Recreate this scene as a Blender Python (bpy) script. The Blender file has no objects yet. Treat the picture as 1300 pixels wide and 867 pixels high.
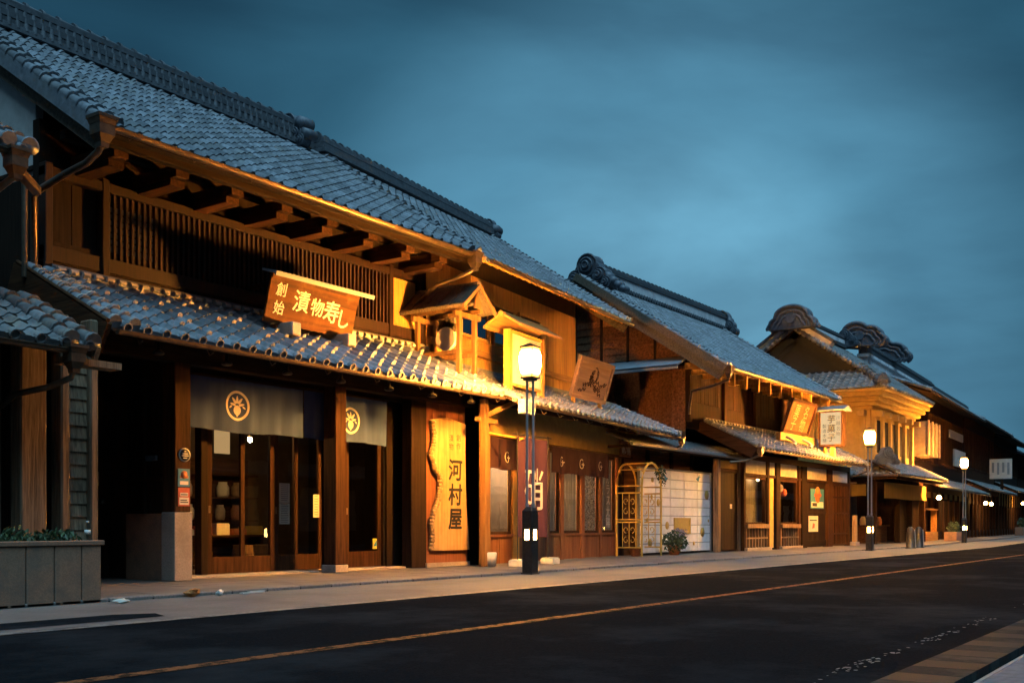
import bpy, math, random
from mathutils import Vector, Matrix
random.seed(7)
R = math.radians
SC = bpy.context.scene
COL = SC.collection

# ------------------------------------------------------------------ camera
cam_d = bpy.data.cameras.new("camera"); cam = bpy.data.objects.new("camera", cam_d); COL.objects.link(cam)
cam.location = (0, 0, 0.9)
cam.rotation_euler = (R(90), 0, R(34.85 - 90))
cam_d.sensor_width = 36; cam_d.lens = 37.4
cam_d.shift_y = (665 - 433.5) / 1300
cam_d.clip_end = 2000; cam_d.clip_start = 0.05
SC.camera = cam

# ------------------------------------------------------------------ sky
W = bpy.data.worlds.new("World"); SC.world = W; W.use_nodes = True
nt = W.node_tree; N = nt.nodes; L = nt.links; N.clear()
SUN_EL, SUN_AZ = 66, 235        # soft skylight from behind the photographer
def wn(t, **k):
    n = N.new(t)
    for a, b in k.items(): setattr(n, a, b)
    return n
wout = wn('ShaderNodeOutputWorld')
sky = wn('ShaderNodeTexSky', sky_type='NISHITA', sun_disc=False)
sky.sun_elevation = R(-1.0); sky.sun_rotation = R(90 - SUN_AZ); sky.air_density = 1.4; sky.dust_density = 0.4; sky.ozone_density = 4
bg1 = wn('ShaderNodeBackground'); L.new(sky.outputs[0], bg1.inputs[0]); bg1.inputs[1].default_value = 0.03
tc = wn('ShaderNodeTexCoord')
mp = wn('ShaderNodeMapping'); mp.inputs['Scale'].default_value = (1.0, 1.0, 3.2); mp.inputs['Rotation'].default_value = (0.12, 0.05, 0.6)
L.new(tc.outputs['Generated'], mp.inputs[0])
nz = wn('ShaderNodeTexNoise'); nz.inputs['Scale'].default_value = 2.1; nz.inputs['Detail'].default_value = 7; nz.inputs['Roughness'].default_value = 0.5; nz.inputs['Distortion'].default_value = 0.5
L.new(mp.outputs[0], nz.inputs['Vector'])
cl = wn('ShaderNodeValToRGB')
cl.color_ramp.elements[0].position = 0.34; cl.color_ramp.elements[0].color = (0.60, 0.61, 0.63, 1)
cl.color_ramp.elements[1].position = 0.68; cl.color_ramp.elements[1].color = (1.14, 1.14, 1.13, 1)
L.new(nz.outputs['Fac'], cl.inputs[0])
# afterglow: brightness falls off round a point of the sky low over the far roofs
gd = Vector((math.cos(R(34.85 - 8.5)) * math.cos(R(9)), math.sin(R(34.85 - 8.5)) * math.cos(R(9)), math.sin(R(9))))
dt = wn('ShaderNodeVectorMath', operation='DOT_PRODUCT'); dt.inputs[1].default_value = gd
L.new(tc.outputs['Generated'], dt.inputs[0])
gr = wn('ShaderNodeValToRGB'); cr = gr.color_ramp; cr.interpolation = 'EASE'
cr.elements[0].position = 0.0; cr.elements[0].color = (0.022, 0.055, 0.09, 1)
cr.elements[1].position = 1.0; cr.elements[1].color = (0.185, 0.48, 0.68, 1)
for p, c in ((0.86, (0.013, 0.058, 0.097, 1)), (0.93, (0.031, 0.122, 0.195, 1)), (0.975, (0.100, 0.30, 0.45, 1))):
    e = cr.elements.new(p); e.color = c
L.new(dt.outputs['Value'], gr.inputs[0])
mx = wn('ShaderNodeMix', data_type='RGBA', blend_type='MULTIPLY'); mx.inputs['Factor'].default_value = 1
L.new(gr.outputs[0], mx.inputs['A']); L.new(cl.outputs[0], mx.inputs['B'])
bg2 = wn('ShaderNodeBackground'); L.new(mx.outputs['Result'], bg2.inputs[0]); bg2.inputs[1].default_value = 0.88
ad = wn('ShaderNodeAddShader'); L.new(bg1.outputs[0], ad.inputs[0]); L.new(bg2.outputs[0], ad.inputs[1]); L.new(ad.outputs[0], wout.inputs[0])

sd = bpy.data.lights.new("dusk_sun", 'SUN'); sun = bpy.data.objects.new("dusk_sun", sd); COL.objects.link(sun)
sd.energy = 2.7; sd.angle = R(50); sd.color = (0.36, 0.72, 1.0)
sv = Vector((math.cos(R(SUN_AZ)) * math.cos(R(SUN_EL)), math.sin(R(SUN_AZ)) * math.cos(R(SUN_EL)), math.sin(R(SUN_EL))))
sun.rotation_euler = sv.to_track_quat('Z', 'Y').to_euler(); sun.location = (10, -20, 30)

SC.view_settings.view_transform = 'Standard'; SC.view_settings.look = 'None'
SC.view_settings.exposure = 0.15; SC.view_settings.gamma = 1.0; SC.view_settings.use_curve_mapping = False
SC.render.engine = 'CYCLES'
SC.cycles.use_denoising = True
try: SC.cycles.denoiser = 'OPENIMAGEDENOISE'
except Exception: pass
SC.cycles.max_bounces = 6; SC.cycles.diffuse_bounces = 3; SC.cycles.glossy_bounces = 3
SC.cycles.transparent_max_bounces = 12; SC.cycles.sample_clamp_indirect = 4.0
SC.cycles.caustics_reflective = False; SC.cycles.caustics_refractive = False

LAMP_E = 1850.0      # radiance of the street lanterns
WARM = (1.0, 0.40, 0.058)

# ------------------------------------------------------------------ materials
M = {}
def mat(name, c1, c2=None, rough=0.6, grain=None, scale=8.0, bump=0.0, spec=0.4, metal=0.0, tint=0.5, detail=5, contrast=(0.3, 0.7), dirt=None, coat=0):
    m = bpy.data.materials.new(name); m.use_nodes = True
    t = m.node_tree; b = t.nodes['Principled BSDF']; k = t.links
    b.inputs['Roughness'].default_value = rough; b.inputs['Specular IOR Level'].default_value = spec; b.inputs['Metallic'].default_value = metal
    tcn = t.nodes.new('ShaderNodeTexCoord'); mpn = t.nodes.new('ShaderNodeMapping'); k.new(tcn.outputs['Object'], mpn.inputs[0])
    s = {'x': (0.06, 1, 1), 'y': (1, 0.06, 1), 'z': (1, 1, 0.06), None: (1, 1, 1)}[grain]
    mpn.inputs['Scale'].default_value = tuple(scale * q for q in s)
    # every board, tile or stone is offset in the texture by its own number
    at = t.nodes.new('ShaderNodeAttribute'); at.attribute_name = 'tint'; at.attribute_type = 'GEOMETRY'
    ml = t.nodes.new('ShaderNodeMath'); ml.operation = 'MULTIPLY'; ml.inputs[1].default_value = 37.0; k.new(at.outputs['Fac'], ml.inputs[0])
    cb = t.nodes.new('ShaderNodeCombineXYZ'); [k.new(ml.outputs[0], cb.inputs[i]) for i in range(3)]
    k.new(cb.outputs[0], mpn.inputs['Location'])
    n1 = t.nodes.new('ShaderNodeTexNoise'); n1.inputs['Scale'].default_value = 1.0; n1.inputs['Detail'].default_value = detail; n1.inputs['Roughness'].default_value = 0.62; n1.inputs['Distortion'].default_value = 0.35
    k.new(mpn.outputs[0], n1.inputs['Vector'])
    rp = t.nodes.new('ShaderNodeMapRange'); rp.inputs['From Min'].default_value = contrast[0]; rp.inputs['From Max'].default_value = contrast[1]
    k.new(n1.outputs['Fac'], rp.inputs['Value'])
    c2 = c2 or tuple(0.7 * q for q in c1)
    mi = t.nodes.new('ShaderNodeMix'); mi.data_type = 'RGBA'; mi.inputs['A'].default_value = (*c2, 1); mi.inputs['B'].default_value = (*c1, 1)
    k.new(rp.outputs['Result'], mi.inputs['Factor'])
    br = t.nodes.new('ShaderNodeMath'); br.operation = 'MULTIPLY_ADD'; br.inputs[1].default_value = tint; br.inputs[2].default_value = 1 - tint / 2; k.new(at.outputs['Fac'], br.inputs[0])
    m2 = t.nodes.new('ShaderNodeMix'); m2.data_type = 'RGBA'; m2.blend_type = 'MULTIPLY'; m2.inputs['Factor'].default_value = 1
    cc = t.nodes.new('ShaderNodeCombineColor'); [k.new(br.outputs[0], cc.inputs[i]) for i in range(3)]
    k.new(mi.outputs['Result'], m2.inputs['A']); k.new(cc.outputs[0], m2.inputs['B'])
    out = m2.outputs['Result']
    if dirt:       # large irregular stains
        n2 = t.nodes.new('ShaderNodeTexNoise'); n2.inputs['Scale'].default_value = dirt[1]; n2.inputs['Detail'].default_value = 6; n2.inputs['Roughness'].default_value = 0.7
        k.new(tcn.outputs['Object'], n2.inputs['Vector'])
        r2 = t.nodes.new('ShaderNodeMapRange'); r2.inputs['From Min'].default_value = 0.48; r2.inputs['From Max'].default_value = 0.68; r2.inputs['To Max'].default_value = dirt[2]
        k.new(n2.outputs['Fac'], r2.inputs['Value'])
        m3 = t.nodes.new('ShaderNodeMix'); m3.data_type = 'RGBA'; m3.inputs['B'].default_value = (*dirt[0], 1)
        k.new(r2.outputs['Result'], m3.inputs['Factor']); k.new(out, m3.inputs['A']); out = m3.outputs['Result']
    k.new(out, b.inputs['Base Color'])
    rr = t.nodes.new('ShaderNodeMapRange'); rr.inputs['To Min'].default_value = max(0.05, rough - 0.12); rr.inputs['To Max'].default_value = min(1, rough + 0.15)
    k.new(n1.outputs['Fac'], rr.inputs['Value']); k.new(rr.outputs['Result'], b.inputs['Roughness'])
    if bump:
        bn = t.nodes.new('ShaderNodeBump'); bn.inputs['Strength'].default_value = 0.7; bn.inputs['Distance'].default_value = bump
        k.new(n1.outputs['Fac'], bn.inputs['Height']); k.new(bn.outputs[0], b.inputs['Normal'])
    M[name] = m; return m

def emit(name, col, s):
    m = bpy.data.materials.new(name); m.use_nodes = True; t = m.node_tree; t.nodes.clear()
    o = t.nodes.new('ShaderNodeOutputMaterial'); e = t.nodes.new('ShaderNodeEmission'); e.inputs[0].default_value = (*col, 1); e.inputs[1].default_value = s
    t.links.new(e.outputs[0], o.inputs[0]); M[name] = m; return m

def glass(name, tintc=(0.75, 0.8, 0.8), rough=0.01, ior=1.5, dark=1.0):
    m = bpy.data.materials.new(name); m.use_nodes = True; t = m.node_tree; t.nodes.clear(); k = t.links
    o = t.nodes.new('ShaderNodeOutputMaterial'); a = t.nodes.new('ShaderNodeBsdfTransparent'); g = t.nodes.new('ShaderNodeBsdfGlossy')
    a.inputs[0].default_value = (*tintc, 1); g.inputs['Roughness'].default_value = rough; g.inputs[0].default_value = (0.9, 0.95, 1, 1)
    f = t.nodes.new('ShaderNodeFresnel'); f.inputs[0].default_value = ior
    n = t.nodes.new('ShaderNodeTexNoise'); n.inputs['Scale'].default_value = 1.7; b = t.nodes.new('ShaderNodeBump'); b.inputs['Strength'].default_value = 0.06; b.inputs['Distance'].default_value = 0.02
    tcn = t.nodes.new('ShaderNodeTexCoord'); k.new(tcn.outputs['Object'], n.inputs['Vector']); k.new(n.outputs['Fac'], b.inputs['Height']); k.new(b.outputs[0], g.inputs['Normal'])
    x = t.nodes.new('ShaderNodeMixShader'); ge = t.nodes.new('ShaderNodeNewGeometry'); mu = t.nodes.new('ShaderNodeMath'); mu.operation = 'SUBTRACT'; mu.use_clamp = True; k.new(f.outputs[0], mu.inputs[0]); k.new(ge.outputs['Backfacing'], mu.inputs[1]); k.new(mu.outputs[0], x.inputs[0]); k.new(a.outputs[0], x.inputs[1]); k.new(g.outputs[0], x.inputs[2]); k.new(x.outputs[0], o.inputs[0])
    M[name] = m; return m

mat('wood_black', (0.034, 0.020, 0.013), (0.014, 0.009, 0.006), 0.78, 'z', 22, 0.003, spec=0.1)
mat('wood_black_x', (0.038, 0.023, 0.014), (0.016, 0.010, 0.007), 0.78, 'x', 22, 0.003, spec=0.1)
mat('wood_brown', (0.070, 0.031, 0.014), (0.020, 0.009, 0.005), 0.78, 'z', 20, 0.003, spec=0.1)
mat('wood_brown_x', (0.082, 0.037, 0.016), (0.024, 0.011, 0.006), 0.78, 'x', 20, 0.003, spec=0.1)
mat('wood_brown_y', (0.090, 0.041, 0.018), (0.025, 0.011, 0.006), 0.78, 'y', 20, 0.003, spec=0.1)
mat('wood_amber', (0.66, 0.35, 0.085), (0.36, 0.17, 0.042), 0.62, 'z', 16, 0.002, spec=0.2, tint=0.35)  # colour raised so the wall behind the lamp seems to glow
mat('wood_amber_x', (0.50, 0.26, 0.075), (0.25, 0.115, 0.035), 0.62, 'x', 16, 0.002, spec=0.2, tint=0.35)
mat('wood_dusk', (0.044, 0.019, 0.009), (0.015, 0.007, 0.004), 0.6, 'z', 20, 0.003, spec=0.25)  # darker copy of the brown wood; dimness of the upper storey in its colour
mat('wood_turret', (0.24, 0.125, 0.045), (0.12, 0.06, 0.022), 0.6, 'z', 18, 0.003, spec=0.2)
mat('wood_old', (0.26, 0.17, 0.10), (0.09, 0.055, 0.03), 0.8, 'z', 26, 0.012, contrast=(0.35, 0.65))
mat('wood_grey', (0.20, 0.16, 0.12), (0.09, 0.07, 0.05), 0.78, 'x', 22, 0.005, spec=0.1)
mat('wood_board', (0.22, 0.10, 0.048), (0.07, 0.03, 0.014), 0.78, 'x', 15, 0.004, spec=0.1, tint=0.7)
mat('wood_red', (0.26, 0.10, 0.05), (0.15, 0.058, 0.028), 0.62, 'z', 18, 0.002, spec=0.2, tint=0.3)
mat('wood_darksign', (0.15, 0.055, 0.022), (0.06, 0.022, 0.01), 0.78, 'z', 9, 0.003, spec=0.1, tint=0.1, dirt=((0.22, 0.13, 0.05), 2.3, 0.5))
mat('wood_sign', (0.125, 0.044, 0.012), (0.040, 0.014, 0.005), 0.7, 'x', 7, 0.003, spec=0.12, tint=0.1, contrast=(0.35, 0.62), dirt=((0.20, 0.09, 0.025), 2.3, 0.6))
mat('wood_plank', (0.50, 0.33, 0.15), (0.32, 0.19, 0.075), 0.62, 'z', 14, 0.003, spec=0.2, tint=0.1, dirt=((0.30, 0.18, 0.08), 3.0, 0.6))
mat('bark_edge', (0.50, 0.33, 0.16), (0.20, 0.11, 0.05), 0.85, 'z', 30, 0.02, tint=0.3)
mat('wood_carved', (0.42, 0.25, 0.15), (0.26, 0.14, 0.08), 0.78, 'x', 12, 0.003, spec=0.1, tint=0.15)
mat('tile', (0.25, 0.265, 0.29), (0.12, 0.13, 0.145), 0.34, None, 9, 0.004, spec=0.6, tint=0.75, dirt=((0.20, 0.19, 0.16), 2.4, 0.5))
mat('tile_old', (0.21, 0.21, 0.21), (0.085, 0.09, 0.095), 0.5, None, 11, 0.006, spec=0.45, tint=0.8, dirt=((0.26, 0.21, 0.15), 3.0, 0.7))
mat('tile_ridge', (0.12, 0.13, 0.145), (0.06, 0.066, 0.074), 0.5, None, 9, 0.004, spec=0.45, tint=0.6)
mat('mortar', (0.44, 0.40, 0.36), (0.28, 0.26, 0.24), 0.8, None, 20, 0.002)
mat('oni', (0.13, 0.15, 0.18), (0.06, 0.07, 0.085), 0.5, None, 6, 0.01, spec=0.5, tint=0.3)
mat('plaster_white', (0.62, 0.60, 0.57), (0.50, 0.48, 0.45), 0.85, None, 5, 0.002, tint=0.1, dirt=((0.33, 0.31, 0.28), 1.4, 0.5))
mat('plaster_aged', (0.26, 0.19, 0.13), (0.18, 0.13, 0.09), 0.9, None, 5, 0.003, spec=0.1, tint=0.1)  # white shutter plaster, colour darkened to tone down the lamp light on it
mat('plaster_ridge', (0.86, 0.85, 0.86), (0.60, 0.61, 0.64), 0.85, None, 3, 0.003, tint=0.2, dirt=((0.34, 0.35, 0.38), 2.0, 0.6))
mat('plaster_ochre', (0.56, 0.36, 0.11), (0.42, 0.26, 0.075), 0.9, None, 5, 0.003, tint=0.1)  # brightened too, lamp glow put into the colour
mat('plaster_dark', (0.035, 0.037, 0.034), (0.018, 0.02, 0.018), 0.7, None, 4, 0.002)
mat('copper', (0.20, 0.135, 0.085), (0.10, 0.075, 0.055), 0.38, None, 9, 0.001, metal=0.75, tint=0.3)
mat('sheet_metal', (0.28, 0.29, 0.29), (0.18, 0.19, 0.19), 0.45, 'x', 10, 0.001, metal=0.5, tint=0.2)
mat('lead_grey', (0.27, 0.285, 0.31), (0.19, 0.20, 0.22), 0.6, 'x', 10, 0.001, metal=0.2, tint=0.2)
mat('iron', (0.05, 0.046, 0.042), (0.026, 0.024, 0.022), 0.38, None, 14, 0.001, metal=0.3, tint=0.2)
mat('pole_grey', (0.34, 0.34, 0.34), (0.24, 0.24, 0.245), 0.42, 'z', 14, 0.0005, metal=0.2, tint=0.2)
mat('gold_paint', (0.60, 0.38, 0.08), (0.48, 0.29, 0.06), 0.45, None, 12, 0.0006, spec=0.5, tint=0.1)
mat('stone', (0.33, 0.18, 0.11), (0.19, 0.105, 0.065), 0.75, None, 60, 0.003, tint=0.3, dirt=((0.12, 0.09, 0.07), 2.6, 0.7))
mat('stone_pale', (0.42, 0.35, 0.29), (0.28, 0.23, 0.19), 0.75, None, 40, 0.002, tint=0.2, dirt=((0.2, 0.16, 0.13), 2.2, 0.6))
mat('asphalt', (0.0120, 0.0135, 0.0155), (0.0045, 0.0052, 0.0060), 0.9, None, 55, 0.006, spec=0.03, dirt=((0.027, 0.029, 0.031), 0.45, 0.75))
M['asphalt'].node_tree.nodes['Principled BSDF'].inputs['IOR'].default_value = 1.05
mat('shoulder', (0.15, 0.15, 0.142), (0.092, 0.092, 0.088), 0.85, None, 38, 0.003, spec=0.3, dirt=((0.07, 0.07, 0.066), 0.55, 0.75))
mat('pavement', (0.155, 0.132, 0.115), (0.088, 0.075, 0.065), 0.6, None, 30, 0.002, spec=0.35, tint=0.35, dirt=((0.09, 0.08, 0.07), 0.9, 0.6))
mat('kerb', (0.19, 0.18, 0.165), (0.10, 0.095, 0.09), 0.75, None, 30, 0.003, tint=0.4)
mat('tile_light', (0.028, 0.034, 0.036), (0.017, 0.021, 0.022), 0.85, None, 34, 0.002, tint=0.3, dirt=((0.07, 0.07, 0.06), 2.2, 0.6))
mat('tile_dark', (0.035, 0.036, 0.035), (0.02, 0.02, 0.02), 0.6, None, 34, 0.002, tint=0.3)
mat('noren_blue', (0.058, 0.090, 0.215), (0.042, 0.066, 0.160), 0.9, 'z', 6, 0.001, spec=0.1, tint=0.1)
mat('noren_plum', (0.058, 0.028, 0.036), (0.042, 0.020, 0.027), 0.9, 'z', 6, 0.001, spec=0.1, tint=0.1)
mat('banner_plum', (0.085, 0.036, 0.055), (0.06, 0.026, 0.04), 0.85, 'z', 5, 0.001, spec=0.1, tint=0.1)
mat('noren_gold', (0.48, 0.33, 0.10), (0.36, 0.24, 0.07), 0.85, 'z', 8, 0.001, spec=0.1, tint=0.1)
mat('print_white', (0.74, 0.69, 0.62), (0.66, 0.61, 0.55), 0.8, None, 9, tint=0.05)
mat('paper', (0.62, 0.57, 0.48), (0.55, 0.50, 0.42), 0.85, None, 12, tint=0.1)
mat('ink', (0.02, 0.02, 0.022), (0.012, 0.012, 0.013), 0.6, None, 9, tint=0.05)
mat('blue_print', (0.06, 0.25, 0.42), None, 0.6, tint=0.1)
mat('orange_print', (0.62, 0.20, 0.06), None, 0.6, tint=0.1)
mat('red_print', (0.55, 0.10, 0.06), None, 0.6, tint=0.1)
mat('yellow_print', (0.70, 0.52, 0.06), None, 0.6, tint=0.1)
mat('gilt', (0.26, 0.20, 0.10), (0.16, 0.12, 0.06), 0.5, None, 20, tint=0.2)
mat('panel_white', (0.88, 0.83, 0.80), (0.80, 0.75, 0.72), 0.55, None, 7, tint=0.12, dirt=((0.42, 0.37, 0.33), 2.0, 0.35))
mat('leaf', (0.055, 0.085, 0.030), (0.025, 0.045, 0.018), 0.55, None, 14, tint=0.9)
mat('flower', (0.45, 0.36, 0.40), (0.30, 0.2, 0.26), 0.7, None, 14, tint=0.6)
mat('soil', (0.04, 0.03, 0.022), None, 0.95, None, 30, 0.02)
mat('terracotta', (0.36, 0.15, 0.075), None, 0.8, None, 18, 0.001)
mat('curtain', (0.50, 0.46, 0.42), (0.34, 0.31, 0.29), 0.9, 'z', 9, tint=0.4)
mat('lace', (0.56, 0.53, 0.52), (0.16, 0.13, 0.12), 0.9, None, 22, tint=0.3, contrast=(0.42, 0.56))
mat('interior', (0.12, 0.08, 0.05), (0.06, 0.04, 0.025), 0.8, None, 4)
mat('basket', (0.26, 0.16, 0.08), (0.12, 0.07, 0.035), 0.8, 'z', 40, 0.004)
mat('road_yellow', (0.42, 0.205, 0.075), (0.22, 0.11, 0.05), 0.7, None, 26, 0.002, contrast=(0.36, 0.56))
mat('plastic_white', (0.6, 0.58, 0.54), None, 0.5, None, 9)
mat('mustard', (0.36, 0.25, 0.05), (0.30, 0.2, 0.04), 0.6, None, 5, tint=0.1)
mat('dry_leaf', (0.55, 0.24, 0.07), (0.36, 0.14, 0.04), 0.8, None, 18, 0.004)
mat('noren_blue_band', (0.05, 0.075, 0.07), (0.04, 0.06, 0.058), 0.9, 'z', 6, 0.001, spec=0.1, tint=0.1)
for q in ('tile_light', 'tile_dark'): M[q].node_tree.nodes['Principled BSDF'].inputs['IOR'].default_value = 1.08
glass('window_glass', (0.86, 0.87, 0.86))
glass('mirror_glass', (0.25, 0.28, 0.3), ior=4.5)
glass('bottle_glass', (0.85, 0.9, 0.9), ior=1.4)
for q in ('curtain', 'lace'):      # thin cloth lets light through
    t_ = M[q].node_tree; o_ = [n for n in t_.nodes if n.type == 'OUTPUT_MATERIAL'][0]; b_ = t_.nodes['Principled BSDF']
    tr = t_.nodes.new('ShaderNodeBsdfTranslucent'); x_ = t_.nodes.new('ShaderNodeMixShader'); x_.inputs[0].default_value = 0.5
    t_.links.new(b_.inputs['Base Color'].links[0].from_socket, tr.inputs[0]); t_.links.new(b_.outputs[0], x_.inputs[1]); t_.links.new(tr.outputs[0], x_.inputs[2]); t_.links.new(x_.outputs[0], o_.inputs[0])
emit('lantern_glow', WARM, LAMP_E)
t_ = M['lantern_glow'].node_tree; e_ = [n for n in t_.nodes if n.type == 'EMISSION'][0]
c_ = t_.nodes.new('ShaderNodeTexCoord'); s_ = t_.nodes.new('ShaderNodeSeparateXYZ'); t_.links.new(c_.outputs['Object'], s_.inputs[0])
r_ = t_.nodes.new('ShaderNodeMapRange'); r_.inputs['From Min'].default_value = 3.53; r_.inputs['From Max'].default_value = 4.06; t_.links.new(s_.outputs['Z'], r_.inputs['Value'])
g_ = t_.nodes.new('ShaderNodeValToRGB'); g_.color_ramp.interpolation = 'EASE'; t_.links.new(r_.outputs['Result'], g_.inputs[0])
g_.color_ramp.elements[0].color = (0.0012, 0.0012, 0.0012, 1); g_.color_ramp.elements[1].color = (0.0012, 0.0012, 0.0012, 1)
for p_, v_ in ((0.10, 0.004), (0.28, 1.0), (0.68, 1.0), (0.88, 0.006)):
    k_ = g_.color_ramp.elements.new(p_); k_.color = (v_, v_, v_, 1)
m_ = t_.nodes.new('ShaderNodeMath'); m_.operation = 'MULTIPLY'; m_.inputs[1].default_value = LAMP_E * 1.7; t_.links.new(g_.outputs[0], m_.inputs[0]); t_.links.new(m_.outputs[0], e_.inputs[1])
emit('base_glow', (1.0, 0.50, 0.13), 70)
emit('bulb_glow', (1.0, 0.60, 0.22), 60)
emit('bulb_dim', (1.0, 0.6, 0.22), 520)
emit('bulb_bright', (1.0, 0.60, 0.26), 900)
emit('bulb_shop', (1.0, 0.56, 0.20), 2600)
emit('bulb_lace', (1.0, 0.66, 0.36), 3200)
emit('bulb_room', (1.0, 0.62, 0.30), 420)
emit('bulb_far', (1.0, 0.48, 0.12), 130)
emit('sign_paper_lit', (1.0, 0.70, 0.36), 0.75)
emit('sign_paper_dim', (1.0, 0.60, 0.25), 0.55)  # glow of a lit house mirrored in the shop door
emit('green_screen', (0.10, 0.55, 0.16), 0.35)

def worn(name, c1, under, cover, scale):
    """painted line worn through to the surface below"""
    m = mat(name, c1, tuple(0.6 * q for q in c1), 0.7, None, 20, 0.002)
    t = m.node_tree; k = t.links; b = t.nodes['Principled BSDF']
    n = t.nodes.new('ShaderNodeTexNoise'); n.inputs['Scale'].default_value = scale; n.inputs['Detail'].default_value = 8; n.inputs['Roughness'].default_value = 0.75
    c = t.nodes.new('ShaderNodeTexCoord'); k.new(c.outputs['Object'], n.inputs['Vector'])
    r = t.nodes.new('ShaderNodeMapRange'); r.inputs['From Min'].default_value = cover; r.inputs['From Max'].default_value = cover + 0.06
    k.new(n.outputs['Fac'], r.inputs['Value'])
    x = t.nodes.new('ShaderNodeMix'); x.data_type = 'RGBA'; x.inputs['A'].default_value = (*under, 1)
    src = b.inputs['Base Color'].links[0].from_socket
    k.new(r.outputs['Result'], x.inputs['Factor']); k.new(src, x.inputs['B']); k.new(x.outputs['Result'], b.inputs['Base Color'])
worn('line_white', (0.20, 0.21, 0.20), (0.05, 0.05, 0.048), 0.44, 3.0)
mat('line_flake', (0.15, 0.155, 0.15), (0.08, 0.083, 0.08), 0.8, None, 30, 0.001)
worn('line_worn', (0.09, 0.095, 0.095), (0.011, 0.0125, 0.0145), 0.70, 4.0)
M['line_worn'].node_tree.nodes['Principled BSDF'].inputs['IOR'].default_value = 1.05
worn('line_yellow', (0.24, 0.10, 0.045), (0.015, 0.012, 0.01), 0.46, 9.0)
M['line_yellow'].node_tree.nodes['Principled BSDF'].inputs['IOR'].default_value = 1.1

# ------------------------------------------------------------------ frames, meshes, things
class Frame:
    def __init__(s, x, y, deg): s.m = Matrix.Translation((x, y, 0)) @ Matrix.Rotation(R(deg), 4, 'Z')
F1 = Frame(0, 0, 0)
F2 = Frame(18.0, 13.16, 7.0)
F5 = Frame(53.5, 13.75, 3.5)
BASE = {}
def tagit(o, label=None, cat=None, group=None, kind=None):
    if label: o['label'] = label
    if cat: o['category'] = cat
    if group: o['group'] = group
    if kind: o['kind'] = kind
    return o
def thing(name, label, cat, base, fr=F1, group=None):
    o = bpy.data.objects.new(name, None); COL.objects.link(o); o.empty_display_size = 0.3
    b = Vector(base); o.matrix_world = fr.m @ Matrix.Translation(b)
    BASE[o] = b
    return tagit(o, label, cat, group)
def copy_tree(o, parent=None):
    c = o.copy(); COL.objects.link(c)
    if parent: c.parent = parent
    for ch in list(o.children): copy_tree(ch, c)
    return c

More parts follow.
